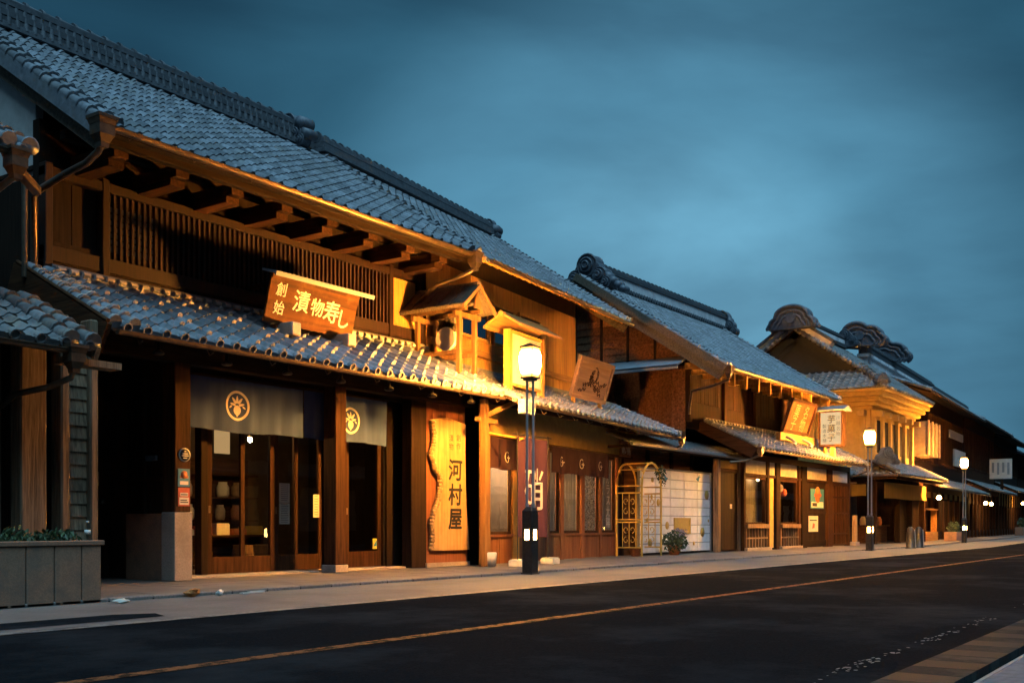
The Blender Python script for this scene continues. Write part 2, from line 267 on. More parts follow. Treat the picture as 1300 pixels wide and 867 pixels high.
class MB:
    def __init__(s): s.v = []; s.f = []; s.mi = []; s.sm = []; s.t = []
    def add(s, vs, fs, m=0, smooth=False, tint=None):
        o = len(s.v); s.v.extend(tuple(p) for p in vs); t = random.random() if tint is None else tint
        for f in fs: s.f.append(tuple(i + o for i in f)); s.mi.append(m); s.sm.append(smooth); s.t.append(t)
        return s
    def box(s, x0, x1, y0, y1, z0, z1, m=0, tint=None):
        vs = [(x, y, z) for z in (z0, z1) for y in (y0, y1) for x in (x0, x1)]
        return s.add(vs, [(0, 2, 3, 1), (4, 5, 7, 6), (0, 1, 5, 4), (2, 6, 7, 3), (0, 4, 6, 2), (1, 3, 7, 5)], m, False, tint)
    def beam(s, p, q, w, h, m=0, up=(0, 0, 1), tint=None):
        p, q = Vector(p), Vector(q); d = (q - p).normalized(); up = Vector(up)
        a = d.cross(up).normalized() * (w / 2); b = a.normalized().cross(d).normalized() * (h / 2)
        vs = [c + sa * a + sb * b for c in (p, q) for sa, sb in ((-1, -1), (1, -1), (1, 1), (-1, 1))]
        return s.add(vs, [(0, 3, 2, 1), (4, 5, 6, 7), (0, 1, 5, 4), (1, 2, 6, 5), (2, 3, 7, 6), (3, 0, 4, 7)], m, False, tint)
    def tube(s, pts, r, n=8, m=0, closed=False, smooth=True, tint=None):
        pts = [Vector(p) for p in pts]; k = len(pts); vs = []; fs = []
        rr = r if isinstance(r, (list, tuple)) else [r] * k
        for i, p in enumerate(pts):
            if closed: d = pts[(i + 1) % k] - pts[i - 1]
            else: d = pts[min(i + 1, k - 1)] - pts[max(i - 1, 0)]
            d.normalize(); u = Vector((0, 0, 1)) if abs(d.z) < 0.93 else Vector((1, 0, 0))
            a = d.cross(u).normalized(); b = a.cross(d)
            vs += [p + rr[i] * (math.cos(2 * math.pi * j / n) * a + math.sin(2 * math.pi * j / n) * b) for j in range(n)]
        for i in range(k if closed else k - 1):
            o, q = i * n, ((i + 1) % k) * n
            for j in range(n): fs.append((o + j, o + (j + 1) % n, q + (j + 1) % n, q + j))
        s.add(vs, fs, m, smooth, tint)
        if not closed: s.f += []; s.add(vs[:n], [tuple(range(n - 1, -1, -1))], m, False, tint); s.add(vs[-n:], [tuple(range(n))], m, False, tint)
        return s
    def lathe(s, c, prof, n=16, m=0, smooth=True, axis='z', tint=None):
        vs = []; fs = []
        for r, h in prof:
            for j in range(n):
                a = 2 * math.pi * j / n; x, y = r * math.cos(a), r * math.sin(a)
                p = {'z': (x, y, h), 'y': (x, h, y), 'x': (h, x, y)}[axis]
                vs.append((c[0] + p[0], c[1] + p[1], c[2] + p[2]))
        for i in range(len(prof) - 1):
            for j in range(n): fs.append((i * n + j, i * n + (j + 1) % n, (i + 1) * n + (j + 1) % n, (i + 1) * n + j))
        fs.append(tuple(range(n - 1, -1, -1))); fs.append(tuple(range((len(prof) - 1) * n, len(prof) * n)))
        return s.add(vs, fs, m, smooth, tint)
    def prism(s, poly, o, ax, ay, az, m=0, tint=None):
        """polygon poly in axes ax, ay from o, thickened by the vector az"""
        o, ax, ay, az = Vector(o), Vector(ax), Vector(ay), Vector(az); n = len(poly)
        a = [o + p[0] * ax + p[1] * ay for p in poly]; b = [p + az for p in a]
        fs = [tuple(range(n)), tuple(range(2 * n - 1, n - 1, -1))] + [(i, (i + 1) % n, n + (i + 1) % n, n + i) for i in range(n)]
        return s.add(a + b, fs, m, False, tint)
    def build(s, name, mats, parent=None, fr=F1, bevel=0.0, label=None, cat=None, group=None, kind=None):
        mats = mats if isinstance(mats, (list, tuple)) else [mats]
        if parent is not None: b = BASE[parent]
        else:
            xs, ys, zs = zip(*s.v); b = Vector(((min(xs) + max(xs)) / 2, (min(ys) + max(ys)) / 2, min(zs)))
        me = bpy.data.meshes.new(name); me.from_pydata([(x - b.x, y - b.y, z - b.z) for x, y, z in s.v], [], s.f)
        for q in mats: me.materials.append(M[q])
        me.polygons.foreach_set('material_index', s.mi); me.polygons.foreach_set('use_smooth', s.sm)
        at = me.attributes.new('tint', 'FLOAT', 'FACE'); at.data.foreach_set('value', s.t)
        me.update()
        o = bpy.data.objects.new(name, me); COL.objects.link(o)
        if parent is not None: o.parent = parent
        else: o.matrix_world = fr.m @ Matrix.Translation(b)
        BASE[o] = b
        if bevel:
            bv = o.modifiers.new('bevel', 'BEVEL'); bv.width = bevel; bv.segments = 1; bv.limit_method = 'ANGLE'; bv.angle_limit = R(50)
        return tagit(o, label, cat, group, kind)

def glyph(mb, ch, o, ax, ay, size, m=0, lift=0.004, squash=1.0, bold=0.0):
    """one written character as a thin raised mesh: o is its centre, ax to the right, ay up"""
    cu = bpy.data.curves.new('t', 'FONT'); cu.body = ch; cu.size = size; cu.align_x = 'CENTER'; cu.align_y = 'CENTER'; cu.resolution_u = 3; cu.extrude = 0.0
    ob = bpy.data.objects.new('t', cu); COL.objects.link(ob); bpy.context.view_layer.update()
    me = bpy.data.meshes.new_from_object(ob.evaluated_get(bpy.context.evaluated_depsgraph_get()))
    o, ax, ay = Vector(o), Vector(ax), Vector(ay); n = ax.cross(ay).normalized()
    if len(me.vertices):
        xs = [v.co.x for v in me.vertices]; ys = [v.co.y for v in me.vertices]
        cx, cy = (min(xs) + max(xs)) / 2, (min(ys) + max(ys)) / 2
        offs = [(0, 0)] + ([(bold * size * math.cos(a), bold * size * math.sin(a)) for a in (0.6, 1.65, 2.7, 3.7, 4.75, 5.8)] if bold else [])
        fcs = [tuple(p.vertices) for p in me.polygons]
        for q, (du, dv) in enumerate(offs):
            mb.add([o + ((v.co.x - cx) * squash + du + 0.05 * (v.co.y - cy) * bool(bold)) * ax + (v.co.y - cy + dv) * ay + (lift + 0.0006 * q) * n for v in me.vertices], fcs, m)
    bpy.data.objects.remove(ob); bpy.data.curves.remove(cu); bpy.data.meshes.remove(me)
def column(mb, s, o, ax, ay, size, step, m=0, **k):
    for i, ch in enumerate(s): glyph(mb, ch, Vector(o) - Vector(ay) * step * i, ax, ay, size, m, **k)

PROF = [(0, 0.004), (0.12, -0.008), (0.30, -0.014), (0.48, -0.008), (0.60, 0.012), (0.68, 0.042), (0.78, 0.058), (0.88, 0.048), (0.96, 0.018), (1.0, 0.004)]
def tiles(mb, o, S, T, ls, lt, w=0.29, course=0.24, keep=None, m=0, lift=0.022, rolled=True, prof=None, amp=1.0, mort=None):
    """courses of pantiles on a plane from corner o, S along the eave, T up the slope"""
    o, S, T = Vector(o), Vector(S).normalized(), Vector(T).normalized(); Nn = S.cross(T)
    if Nn.z < 0: Nn = -Nn
    nc, nr = max(1, round(ls / w)), max(1, round(lt / course)); w = ls / nc; course = lt / nr
    pr = prof or PROF; k = len(pr)
    for i in range(nc):
        for j in range(nr):
            if keep and not keep((i + 0.5) * w, (j + 0.5) * course): continue
            dj = random.uniform(-0.004, 0.004); dn = random.uniform(-0.003, 0.004); sk = random.uniform(-0.003, 0.003)
            t0 = j * course + dj - 0.012; t1 = (j + 1) * course + 0.01
            lo = []; hi = []; lp = []
            for u, hgt in pr:
                b = o + S * (i * w + u * w)
                lo.append(b + T * (t0 + sk * u) + Nn * (hgt * amp + lift + dn)); hi.append(b + T * t1 + Nn * (hgt * amp + dn)); lp.append(b + T * (t0 + 0.004) + Nn * (hgt * amp - 0.014))
            tt = random.random()
            mb.add(lo + hi, [(q, q + 1, k + q + 1, k + q) for q in range(k - 1)], m, True, tt)
            mb.add(lp + lo, [(q, q + 1, k + q + 1, k + q) for q in range(k - 1)], m, False, tt)
            if mort is not None and random.random() < 0.4:      # mortar dab at the head of each roll
                c = o + S * (i * w + 0.78 * w) + T * t0 + Nn * (0.05 * amp + lift)
                mb.tube([c - T * 0.003, c + T * random.uniform(0.012, 0.022)], random.uniform(0.038, 0.046), 8, mort)
def eave_caps(mb, o, S, T, ls, w, r=0.062, m=0, m2=0, drop=0.0):
    o, S, T = Vector(o), Vector(S).normalized(), Vector(T).normalized(); Nn = S.cross(T)
    if Nn.z < 0: Nn = -Nn
    nc = max(1, round(ls / w)); w = ls / nc
    for i in range(nc):
        c = o + S * (i + 0.78) * w + Nn * (0.022 - drop)
        d = -T
        n = 14; ring = []
        for rad, dep in ((r, -0.03), (r, 0.05), (r * 0.72, 0.05), (r * 0.66, 0.03)):
            ring.append([c + d * dep + rad * (math.cos(2 * math.pi * q / n) * S + math.sin(2 * math.pi * q / n) * Nn) for q in range(n)])
        vs = sum(ring, []); fs = []
        for a in range(3):
            for q in range(n): fs.append((a * n + q, a * n + (q + 1) % n, (a + 1) * n + (q + 1) % n, (a + 1) * n + q))
        mb.add(vs, fs[:n] + fs[2 * n:], m, False); mb.add(vs, fs[n:2 * n], m2, False); mb.add(ring[3], [tuple(range(n))], m, False)
        # hanging lip of the eave tile between two rolls
        a = o + S * (i * w) + d * 0.012; b = o + S * ((i + 0.62) * w) + d * 0.012
        mid = (a + b) / 2
        pts = [a + Nn * 0.02, a - Nn * 0.035, mid - Nn * 0.07, b - Nn * 0.035, b + Nn * 0.02]
        mb.add(pts + [p - d * 0.03 for p in pts], [(0, 1, 2, 3, 4), (9, 8, 7, 6, 5), (0, 5, 6, 1), (1, 6, 7, 2), (2, 7, 8, 3), (3, 8, 9, 4)], m)
def slab(mb, o, S, T, ls, lt, th=0.1, gap=0.02, m=0):
    o, S, T = Vector(o), Vector(S).normalized(), Vector(T).normalized(); Nn = S.cross(T)
    if Nn.z < 0: Nn = -Nn
    a = [o, o + S * ls, o + S * ls + T * lt, o + T * lt]
    tp = [p - Nn * gap for p in a]; bt = [p - Nn * (gap + th) for p in a]
    mb.add(bt + tp, [(0, 3, 2, 1), (4, 5, 6, 7), (0, 1, 5, 4), (1, 2, 6, 5), (2, 3, 7, 6), (3, 0, 4, 7)], m)
def verge(mb, o, T, lt, S, r=0.075, course=0.24, m=0, cap=True):
    """row of round verge tiles up a gable edge"""
    o, T, S = Vector(o), Vector(T).normalized(), Vector(S).normalized(); Nn = S.cross(T)
    if Nn.z < 0: Nn = -Nn
    n = max(1, round(lt / course)); c = lt / n
    for j in range(n):
        a = o + T * (j * c) + Nn * 0.055; b = o + T * ((j + 1) * c + 0.02) + Nn * 0.035
        mb.tube([a, b], [r, r * 0.88], 10, m)
        mb.tube([a, a + T * 0.03], [r * 1.13, r * 1.1], 10, m)
def ridge(mb, p, q, h, wd, caps=0.27, m=0, layers=5, band=None, bm=1, ribs=None):
    """stacked ridge from p to q with round top tiles; band=(lo,hi,material) leaves a plastered face"""
    p, q = Vector(p), Vector(q); d = (q - p).normalized(); s = d.cross(Vector((0, 0, 1))).normalized(); Ln = (q - p).length
    for k in range(layers):
        z = h * k / layers; w = wd * (1 - 0.28 * k / layers) + (0.05 if k % 2 == 0 else 0)
        if band and band[0] <= k / layers < band[1]: continue
        mb.beam(p + Vector((0, 0, z + h / layers / 2)), q + Vector((0, 0, z + h / layers / 2)), w, h / layers - 0.006, m)
    if band: mb.beam(p + Vector((0, 0, h * (band[0] + band[1]) / 2)), q + Vector((0, 0, h * (band[0] + band[1]) / 2)), wd * 0.72, h * (band[1] - band[0]), bm)
    n = max(1, round(Ln / caps)); c = Ln / n
    for i in range(n):
        a = p + d * (i * c) + Vector((0, 0, h + 0.02)); b = p + d * ((i + 1) * c + 0.01) + Vector((0, 0, h + 0.01))
        mb.tube([a, b], [0.115, 0.10], 10, m); mb.tube([a, a + d * 0.05], [0.132, 0.13], 10, m)
    if ribs:
        n = round(Ln / ribs); c = Ln / n
        for i in range(n):
            for sg in (-1, 1):
                for k in range(3):
                    a = p + d * ((i + 0.5 + 0.0 * k) * c) + s * sg * (wd * 0.47 - 0.03 * k) + Vector((0, 0, h * (0.12 + 0.26 * k)))
                    mb.tube([a, a + Vector((0, 0, h * 0.24))], [c * 0.34, c * 0.30], 7, m)
def arc(c, r, a0, a1, n, ax, ay): return [Vector(c) + r * (math.cos(a0 + (a1 - a0) * i / n) * Vector(ax) + math.sin(a0 + (a1 - a0) * i / n) * Vector(ay)) for i in range(n + 1)]
def oni(mb, c, ax, nrm, w, h, m=0, style=0, th=0.25):
    """ornamental ridge-end tile standing at c: ax to its right, nrm the way it faces"""
    c, ax, nrm = Vector(c), Vector(ax).normalized(), Vector(nrm).normalized(); up = Vector((0, 0, 1))
    def P(x, z): return c + ax * x * w + up * z * h
    lobes = {0: [(0, 0.66, 0.30), (-0.30, 0.36, 0.20), (0.30, 0.36, 0.20), (-0.46, 0.14, 0.15), (0.46, 0.14, 0.15)],
             1: [(0, 0.62, 0.34), (-0.30, 0.45, 0.22), (0.30, 0.45, 0.22), (-0.44, 0.20, 0.16), (0.44, 0.20, 0.16)],
             2: [(0, 0.60, 0.36), (-0.24, 0.50, 0.28), (0.24, 0.50, 0.28), (-0.42, 0.24, 0.2), (0.42, 0.24, 0.2)]}[style]
    s = min(w, h)
    mb.prism([(-0.5, 0), (0.5, 0), (0.36, 0.5), (0.2, 0.78), (-0.2, 0.78), (-0.36, 0.5)], c - nrm * th / 2, ax * w, up * h, nrm * th, m)
    for k, (x, z, r) in enumerate(lobes):
        o = P(x, z); rr = r * s; n = 18
        for rad, dep in ((1.0, th * 0.62), (0.62, th * 0.80), (0.3, th * 0.95)):
            pts = arc(o, rr * rad, 0, 2 * math.pi, n, ax, up)[:-1]
            mb.prism([((p - o).dot(ax), (p - o).dot(up)) for p in pts], o - nrm * dep * 0.9, ax, up, nrm * dep * 1.8, m)
            mb.tube([p + nrm * dep * 0.9 for p in pts], rr * 0.10, 6, m, closed=True)
            mb.tube([p - nrm * dep * 0.9 for p in pts], rr * 0.10, 6, m, closed=True)
def oni_cloud(mb, c, ax, nrm, w, h, lobes, m=0, th=0.3):
    c, ax, nrm = Vector(c), Vector(ax).normalized(), Vector(nrm).normalized(); up = Vector((0, 0, 1)); n = 44
    pts = []
    for i in range(n + 1):
        a = math.pi * i / n; d = (math.cos(a), math.sin(a)); best = 0.05
        for x, z, r in lobes:
            b = x * d[0] + z * d[1]; q = b * b - (x * x + z * z - r * r)
            if q >= 0: best = max(best, b + math.sqrt(q))
        pts.append((best * d[0], best * d[1]))
    mb.prism([(x * w, z * h) for x, z in pts], c - nrm * th / 2, ax, up, nrm * th, m)
    for k, rr in ((1.0, 0.085), (0.80, 0.05), (0.60, 0.045)):
        for s in (1, -1): mb.tube([c + ax * x * w * k + up * (z * h * k + 0.0) + nrm * s * (th / 2 + 0.02) for x, z in pts], rr * h, 8, m)
    o = c + up * 0.42 * h + nrm * th / 2
    mb.lathe((0, 0, 0), [(0.001, 0)], 3, m) if False else None
    mb.prism([((0.13 * w) * math.cos(2 * math.pi * i / 16), (0.13 * w) * math.sin(2 * math.pi * i / 16)) for i in range(16)], o, ax, up, nrm * 0.1, m)
DOME = [(0, 0.52, 0.42), (-0.30, 0.22, 0.26), (0.30, 0.22, 0.26), (-0.46, 0.06, 0.16), (0.46, 0.06, 0.16)]
CLOUD = [(-0.12, 0.58, 0.34), (0.26, 0.45, 0.28), (-0.36, 0.28, 0.22), (0.46, 0.20, 0.22)]
def gutter(mb, p, q, r=0.06, m=0):
    p, q = Vector(p), Vector(q); d = (q - p).normalized(); s = d.cross(Vector((0, 0, 1))).normalized(); n = 8
    ring = lambda c, rr: [c + rr * (math.cos(math.pi * (1 + k / n)) * s + math.sin(math.pi * (1 + k / n)) * Vector((0, 0, 1))) for k in range(n + 1)]
    a, b, a2, b2 = ring(p, r), ring(q, r), ring(p, r * 0.86), ring(q, r * 0.86); k = n + 1
    mb.add(a + b, [(i, i + 1, k + i + 1, k + i) for i in range(n)], m, True); mb.add(a2 + b2, [(i + 1, i, k + i, k + i + 1) for i in range(n)], m, True)
    for e in (0, n): mb.tube([a[e], b[e]], r * 0.12, 6, m)
    mb.add(a, [tuple(range(k))], m); mb.add(b, [tuple(range(k - 1, -1, -1))], m)
def hopper(mb, c, pts, m=0, s=1.0):
    """flared rainwater head at c and the bent pipe leaving it"""
    x, y, z = c
    for (w0, w1, z0, z1) in ((0.13, 0.13, 0.02, 0.06), (0.105, 0.12, -0.04, 0.02), (0.10, 0.10, -0.16, -0.04), (0.06, 0.095, -0.24, -0.16), (0.05, 0.055, -0.30, -0.24)):
        w0 *= s; w1 *= s; z0 *= s; z1 *= s
        vs = [(x - w0, y - w0, z + z0), (x + w0, y - w0, z + z0), (x + w0, y + w0, z + z0), (x - w0, y + w0, z + z0), (x - w1, y - w1, z + z1), (x + w1, y - w1, z + z1), (x + w1, y + w1, z + z1), (x - w1, y + w1, z + z1)]
        mb.add(vs, [(0, 3, 2, 1), (4, 5, 6, 7), (0, 1, 5, 4), (1, 2, 6, 5), (2, 3, 7, 6), (3, 0, 4, 7)], m)
    mb.tube([(x, y, z - 0.25 * s)] + list(pts), 0.042 * s, 8, m)
def hooks(mb, x0, x1, y, z, step, m=0):
    n = int((x1 - x0) / step)
    for i in range(n + 1):
        x = x0 + (x1 - x0) * i / n
        mb.tube([(x, y + 0.22, z + 0.05), (x, y + 0.1, z + 0.02), (x, y + 0.03, z - 0.09), (x, y - 0.05, z - 0.06)], 0.008, 5, m)
def planks_v(mb, x0, x1, y, z0, z1, w=0.18, th=0.022, m=0, axis='y'):
    """upright boards side by side on the plane y (or x when axis is 'x')"""
    n = max(1, round((x1 - x0) / w)); w = (x1 - x0) / n
    for i in range(n):
        a, b = x0 + i * w + 0.003, x0 + (i + 1) * w - 0.003; d = random.uniform(0, 0.008)
        if axis == 'y': mb.box(a, b, y - d, y + th, z0, z1, m)
        else: mb.box(y - d, y + th, a, b, z0, z1, m)
def planks_h(mb, x0, x1, y, z0, z1, w=0.2, th=0.02, m=0, axis='y', lap=0.014):
    n = max(1, round((z1 - z0) / w)); w = (z1 - z0) / n
    for i in range(n):
        a, b = z0 + i * w, z0 + (i + 1) * w + 0.012; d = random.uniform(0, 0.004); xa, xb = x0, x1
        f = y - lap - d; k = y + th
        if axis == 'y': vs = [(xa, f, a), (xb, f, a), (xb, k, a), (xa, k, a), (xa, y - d + 0.002, b), (xb, y - d + 0.002, b), (xb, k, b), (xa, k, b)]
        else: vs = [(f, xa, a), (k, xa, a), (k, xb, a), (f, xb, a), (y - d + 0.002, xa, b), (k, xa, b), (k, xb, b), (y - d + 0.002, xb, b)]
        mb.add(vs, [(0, 3, 2, 1), (4, 5, 6, 7), (0, 1, 5, 4), (1, 2, 6, 5), (2, 3, 7, 6), (3, 0, 4, 7)], m)
def B(x0, x1, y0, y1, z0, z1): return MB().box(x0, x1, y0, y1, z0, z1)
def cloth(x0, x1, z0, z1, y, amp=0.02, folds=5, nx=44, nz=8, ph=0.0, hang=0.0):
    """a hanging cloth sheet; returns mesh and the function giving its depth"""
    def f(x, z):
        k = (z1 - z) / (z1 - z0); u = (x - x0) / (x1 - x0)
        return y + amp * (0.35 + 0.65 * k) * (math.sin(2 * math.pi * folds * u + ph) + 0.5 * math.sin(2 * math.pi * folds * 1.7 * u + 2 * ph + k)) - hang * k
    mb = MB(); vs = []
    for th in (0, 0.004):
        for j in range(nz + 1):
            for i in range(nx + 1):
                x = x0 + (x1 - x0) * i / nx; u = i / nx; z = z1 + (z0 + 0.015 * math.sin(9 * u + ph) - z1) * j / nz
                vs.append((x, f(x, z) + th, z))
    k = nx + 1; o = k * (nz + 1); fs = []
    for j in range(nz):
        for i in range(nx):
            a = j * k + i; fs.append((a, a + k, a + k + 1, a + 1)); fs.append((o + a, o + a + 1, o + a + k + 1, o + a + k))
    mb.add(vs, fs, 0, True, 0.5); return mb, f

# ------------------------------------------------------------------ ground, road, pavements
def strip(name, mats, y0, y1, z0, z1=None, x0=-40, x1=140, bend=44, kind='structure', label=None, cat=None, solid=False):
    mb = MB(); sl = math.tan(R(3.5))
    xs = [x0, bend, x1]; yy = lambda x, y: y + max(0, x - bend) * sl
    for a, b in zip(xs[:-1], xs[1:]):
        p = [(a, yy(a, y0)), (b, yy(b, y0)), (b, yy(b, y1)), (a, yy(a, y1))]
        top = [(x, y, z0) for x, y in p]
        if solid:
            bt = [(x, y, z0 - solid) for x, y in p]
            mb.add(bt + top, [(0, 3, 2, 1), (4, 5, 6, 7), (0, 1, 5, 4), (2, 3, 7, 6)], 0, False, 0.5)
        else: mb.add(top, [(0, 1, 2, 3)], 0, False, 0.5)
    return mb.build(name, mats, kind=kind, label=label, cat=cat)
g = MB().add([(-700, -700, -0.03), (900, -700, -0.03), (900, 900, -0.03), (-700, 900, -0.03)], [(0, 1, 2, 3)]); g.build('ground', 'asphalt', kind='structure')
strip('road', 'asphalt', 1.74, 8.35, 0.0)
strip('shoulder', 'shoulder', 8.35, 10.80, 0.004)
strip('road_line', 'line_yellow', 5.43, 5.565, 0.004)
strip('road_line', 'line_white', 8.26, 8.42, 0.008)
fl = MB()
for k in range(150):      # the last flakes of an edge line
    cx = random.choice((5.4, 6.6, 7.3, 8.9, 10.6, 13.0, 16.5)) + random.gauss(0, 0.35); cy = 2.06 + random.uniform(-0.06, 0.06); rx, ry = random.uniform(0.008, 0.05), random.uniform(0.005, 0.018)
    fl.add([(cx + rx * math.cos(a) * random.uniform(0.6, 1.2), cy + ry * math.sin(a) * random.uniform(0.6, 1.2), 0.004) for a in [math.pi * 2 * i / 7 for i in range(7)]], [tuple(range(7))])
fl.build('road_line', 'line_flake', kind='structure')
strip('pavement', 'pavement', 10.96, 15.2, 0.036, solid=0.06)
sb = MB(); x = -2.0; k = 0
while x < 44:
    for j in range(5):
        y = 10.965 + 0.52 * j; o_ = 0.3 * (j % 2); dz = random.uniform(-0.0018, 0.0018)
        sb.box(x + o_ + 0.003, x + o_ + 0.597, y + 0.003, y + 0.517, 0.02, 0.044 + dz)
    x += 0.6
sb.build('pavement', 'pavement', kind='structure', bevel=0.003)
MB().add([(3.6, 8.62, 0.009), (6.55, 8.66, 0.009), (6.7, 9.02, 0.009), (6.35, 9.22, 0.009), (3.6, 9.2, 0.009)], [(0, 1, 2, 3, 4)]).build('road_patch', 'asphalt', kind='structure')
kb = MB(); x = -10.0
while x < 44:
    ln = 0.6; kb.box(x + 0.004, x + ln - 0.004, 10.80, 10.958, -0.02, 0.048 + random.uniform(-0.003, 0.003)); x += ln
kb.build('kerb', 'kerb', kind='structure', bevel=0.012)
MB().box(-40, 44, 10.805, 10.955, -0.025, 0.02).build('kerb_bed', 'tile_dark', kind='structure')
# near footpath: light and dark paving bands, then plain paving
fp = MB(); x = -4.0; k = 0
while x < 60:
    fp.box(x + 0.003, x + 0.345, 1.36, 1.74, -0.05, 0.022, k % 2); x += 0.35; k += 1
fp.build('footpath', ['tile_light', 'tile_dark'], kind='structure')
f2 = MB(); x = -6.0
while x < 60:
    for j in range(14):
        y = 1.27 - 0.35 * j
        if 6.2 < x < 8.1 and j in (0, 1, 2): continue
        f2.box(x + 0.003, x + 0.345, y - 0.345, y - 0.003, -0.05, 0.02)
    x += 0.35
f2.build('footpath', 'tile_dark', kind='structure')
gt = MB()
for i in range(34): gt.box(6.34 + i * 0.052, 6.362 + i * 0.052, 0.26, 1.24, -0.01, 0.022)
for j in range(7): gt.box(6.32, 8.12, 0.26 + 0.155 * j, 0.285 + 0.155 * j, -0.012, 0.018)
gt.box(6.28, 6.32, 0.22, 1.27, -0.02, 0.024); gt.box(8.12, 8.16, 0.22, 1.27, -0.02, 0.024); gt.box(6.3, 8.14, 1.245, 1.27, -0.02, 0.0236); gt.box(6.3, 8.14, 0.22, 0.245, -0.02, 0.0236)
gt.build('drain_grate', 'lead_grey', label='slotted grey metal grate let into the dark near footpath', cat='grate')

# ------------------------------------------------------------------ building 1 : the pickle shop
b1 = thing('wooden_shop', 'large dark wooden tiled shop with crest curtains and latticed upper storey', 'building', (12.8, 13.2, 0))
def part(mb, name, mats, p=b1, fr=F1, bevel=0.0, label=None): return mb.build(name, mats, p, fr, bevel, label)
# upper storey walls
m = MB(); m.box(8.62, 17.0, 14.24, 14.4, 4.2, 6.7); m.box(8.62, 8.8, 14.4, 19.4, 0.0, 5.9); m.box(16.85, 17.0, 14.4, 19.4, 0, 7.0); m.box(8.62, 17, 19.3, 19.45, 0, 6.6)
m.box(8.62, 17.0, 14.4, 19.3, 6.0, 6.06)
part(m, 'wall', 'wood_black')
for x in (8.66, 16.86): m = MB(); m.prism([(14.4, 5.9), (19.4, 5.9), (19.4, 7.3), (16.95, 8.85), (14.4, 7.2)], (x, 0, 0), (0, 1, 0), (0, 0, 1), (0.12, 0, 0)); part(m, 'gable_wall', 'plaster_white')
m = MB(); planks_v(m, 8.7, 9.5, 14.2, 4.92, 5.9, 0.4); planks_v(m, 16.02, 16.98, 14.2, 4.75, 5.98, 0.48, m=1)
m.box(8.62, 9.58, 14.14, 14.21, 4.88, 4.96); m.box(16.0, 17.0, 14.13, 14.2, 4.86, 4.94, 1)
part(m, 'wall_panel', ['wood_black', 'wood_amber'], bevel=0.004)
m = MB(); m.box(8.60, 17.0, 14.08, 14.24, 4.66, 4.88); m.box(8.60, 17.02, 14.06, 14.24, 5.86, 6.0); m.box(8.60, 17.0, 14.1, 14.24, 4.5, 4.66, 1); part(m, 'sill_beam', ['wood_dusk', 'wood_black_x'], bevel=0.008)
for x in (8.6, 9.52, 15.94, 16.9): m = B(x, x + 0.12, 14.05, 14.23, 4.5, 6.05); part(m, 'corner_post', 'wood_dusk', bevel=0.01)
m = MB(); n = 60
for i in range(n + 1):
    xx = 9.66 + (15.92 - 9.66) * i / n; m.box(xx - 0.022, xx + 0.022, 14.10, 14.15, 4.88, 5.86)
part(m, 'lattice', 'wood_dusk')
m = MB()
for x0 in (9.72, 10.16): m.box(x0, x0 + 0.36, 14.2, 14.235, 5.02, 5.7)
part(m, 'window', 'paper')
m = MB()
for x0 in (9.72, 10.16):
    for i in range(1, 4): m.box(x0 + i * 0.09 - 0.01, x0 + i * 0.09 + 0.01, 14.185, 14.2, 5.02, 5.7)
    for j in range(1, 7): m.box(x0, x0 + 0.36, 14.18, 14.197, 5.02 + j * 0.097 - 0.008, 5.02 + j * 0.097 + 0.008)
part(m, 'window_grid', 'wood_black')
# brackets carrying the purlin
for i, x in enumerate([9.2, 10.25, 11.3, 12.35, 13.4, 14.45, 15.5, 16.5]):
    m = MB(); m.box(x - 0.09, x + 0.09, 13.36, 14.24, 6.07, 6.27); m.box(x - 0.12, x + 0.12, 13.14, 13.36, 6.072, 6.30)
    m.box(x - 0.13, x + 0.13, 13.26, 14.22, 5.96, 6.068)
    part(m, 'bracket', 'wood_brown_y', bevel=0.006)
m = MB(); m.box(8.66, 16.95, 12.98, 13.12, 6.16, 6.32); m.box(8.66, 16.95, 13.66, 13.8, 6.30, 6.44); part(m, 'purlin', 'wood_black_x', bevel=0.01)
E1, RZ = (8.55, 12.6, 6.24), 0.65
T1 = Vector((0, 1, RZ)).normalized(); LT1 = (16.95 - 12.6) * math.hypot(1, RZ)
m = MB(); n = 36
for i in range(n):
    xx = 8.7 + 8.2 * i / (n - 1); m.beam((xx, 12.72, 6.235), (xx, 14.3, 6.235 + 1.58 * RZ), 0.07, 0.09)
part(m, 'rafter', 'wood_brown')
m = MB(); slab(m, E1, (1, 0, 0), T1, 8.35, LT1 + 0.1, 0.06, 0.0)
m.prism([(-0.05, -0.1), (0.12, -0.1), (0.12, 0.02), (-0.05, 0.0)], (8.55, 12.6, 6.24), (0, 1, 0), (0, 0, 1), (8.35, 0, 0)); slab(m, (8.55, 21.3, 6.24), (1, 0, 0), Vector((0, -1, RZ)), 8.35, LT1 + 0.1, 0.06, 0.0)
part(m, 'roof_deck', 'wood_black_x')
m = MB(); tiles(m, E1, (1, 0, 0), T1, 8.35, LT1 - 0.1, 0.285, 0.235, lift=0.024)
eave_caps(m, E1, (1, 0, 0), T1, 8.35, 0.285, 0.055, 0, 0)
tiles(m, (8.55, 21.3, 6.24), (1, 0, 0), (0, -1, RZ), 8.35, LT1 - 0.1, 0.6, 0.6)
for q in (0.0, 0.24): verge(m, Vector(E1) + Vector((q - 0.05, 0, 0)), T1, LT1, (1, 0, 0), 0.085, 0.26)
for q in (0.0, 0.22): verge(m, Vector(E1) + Vector((8.35 - q, 0, 0)), T1, LT1, (1, 0, 0), 0.08, 0.26)
m.prism([(-0.05, -0.16), (-0.05, 0.03), (LT1, 0.03), (LT1, -0.16)], Vector(E1) + Vector((-0.13, 0, 0)), T1, Vector((1, 0, 0)).cross(T1), (0.05, 0, 0))
rf1 = part(m, 'roof', 'tile')
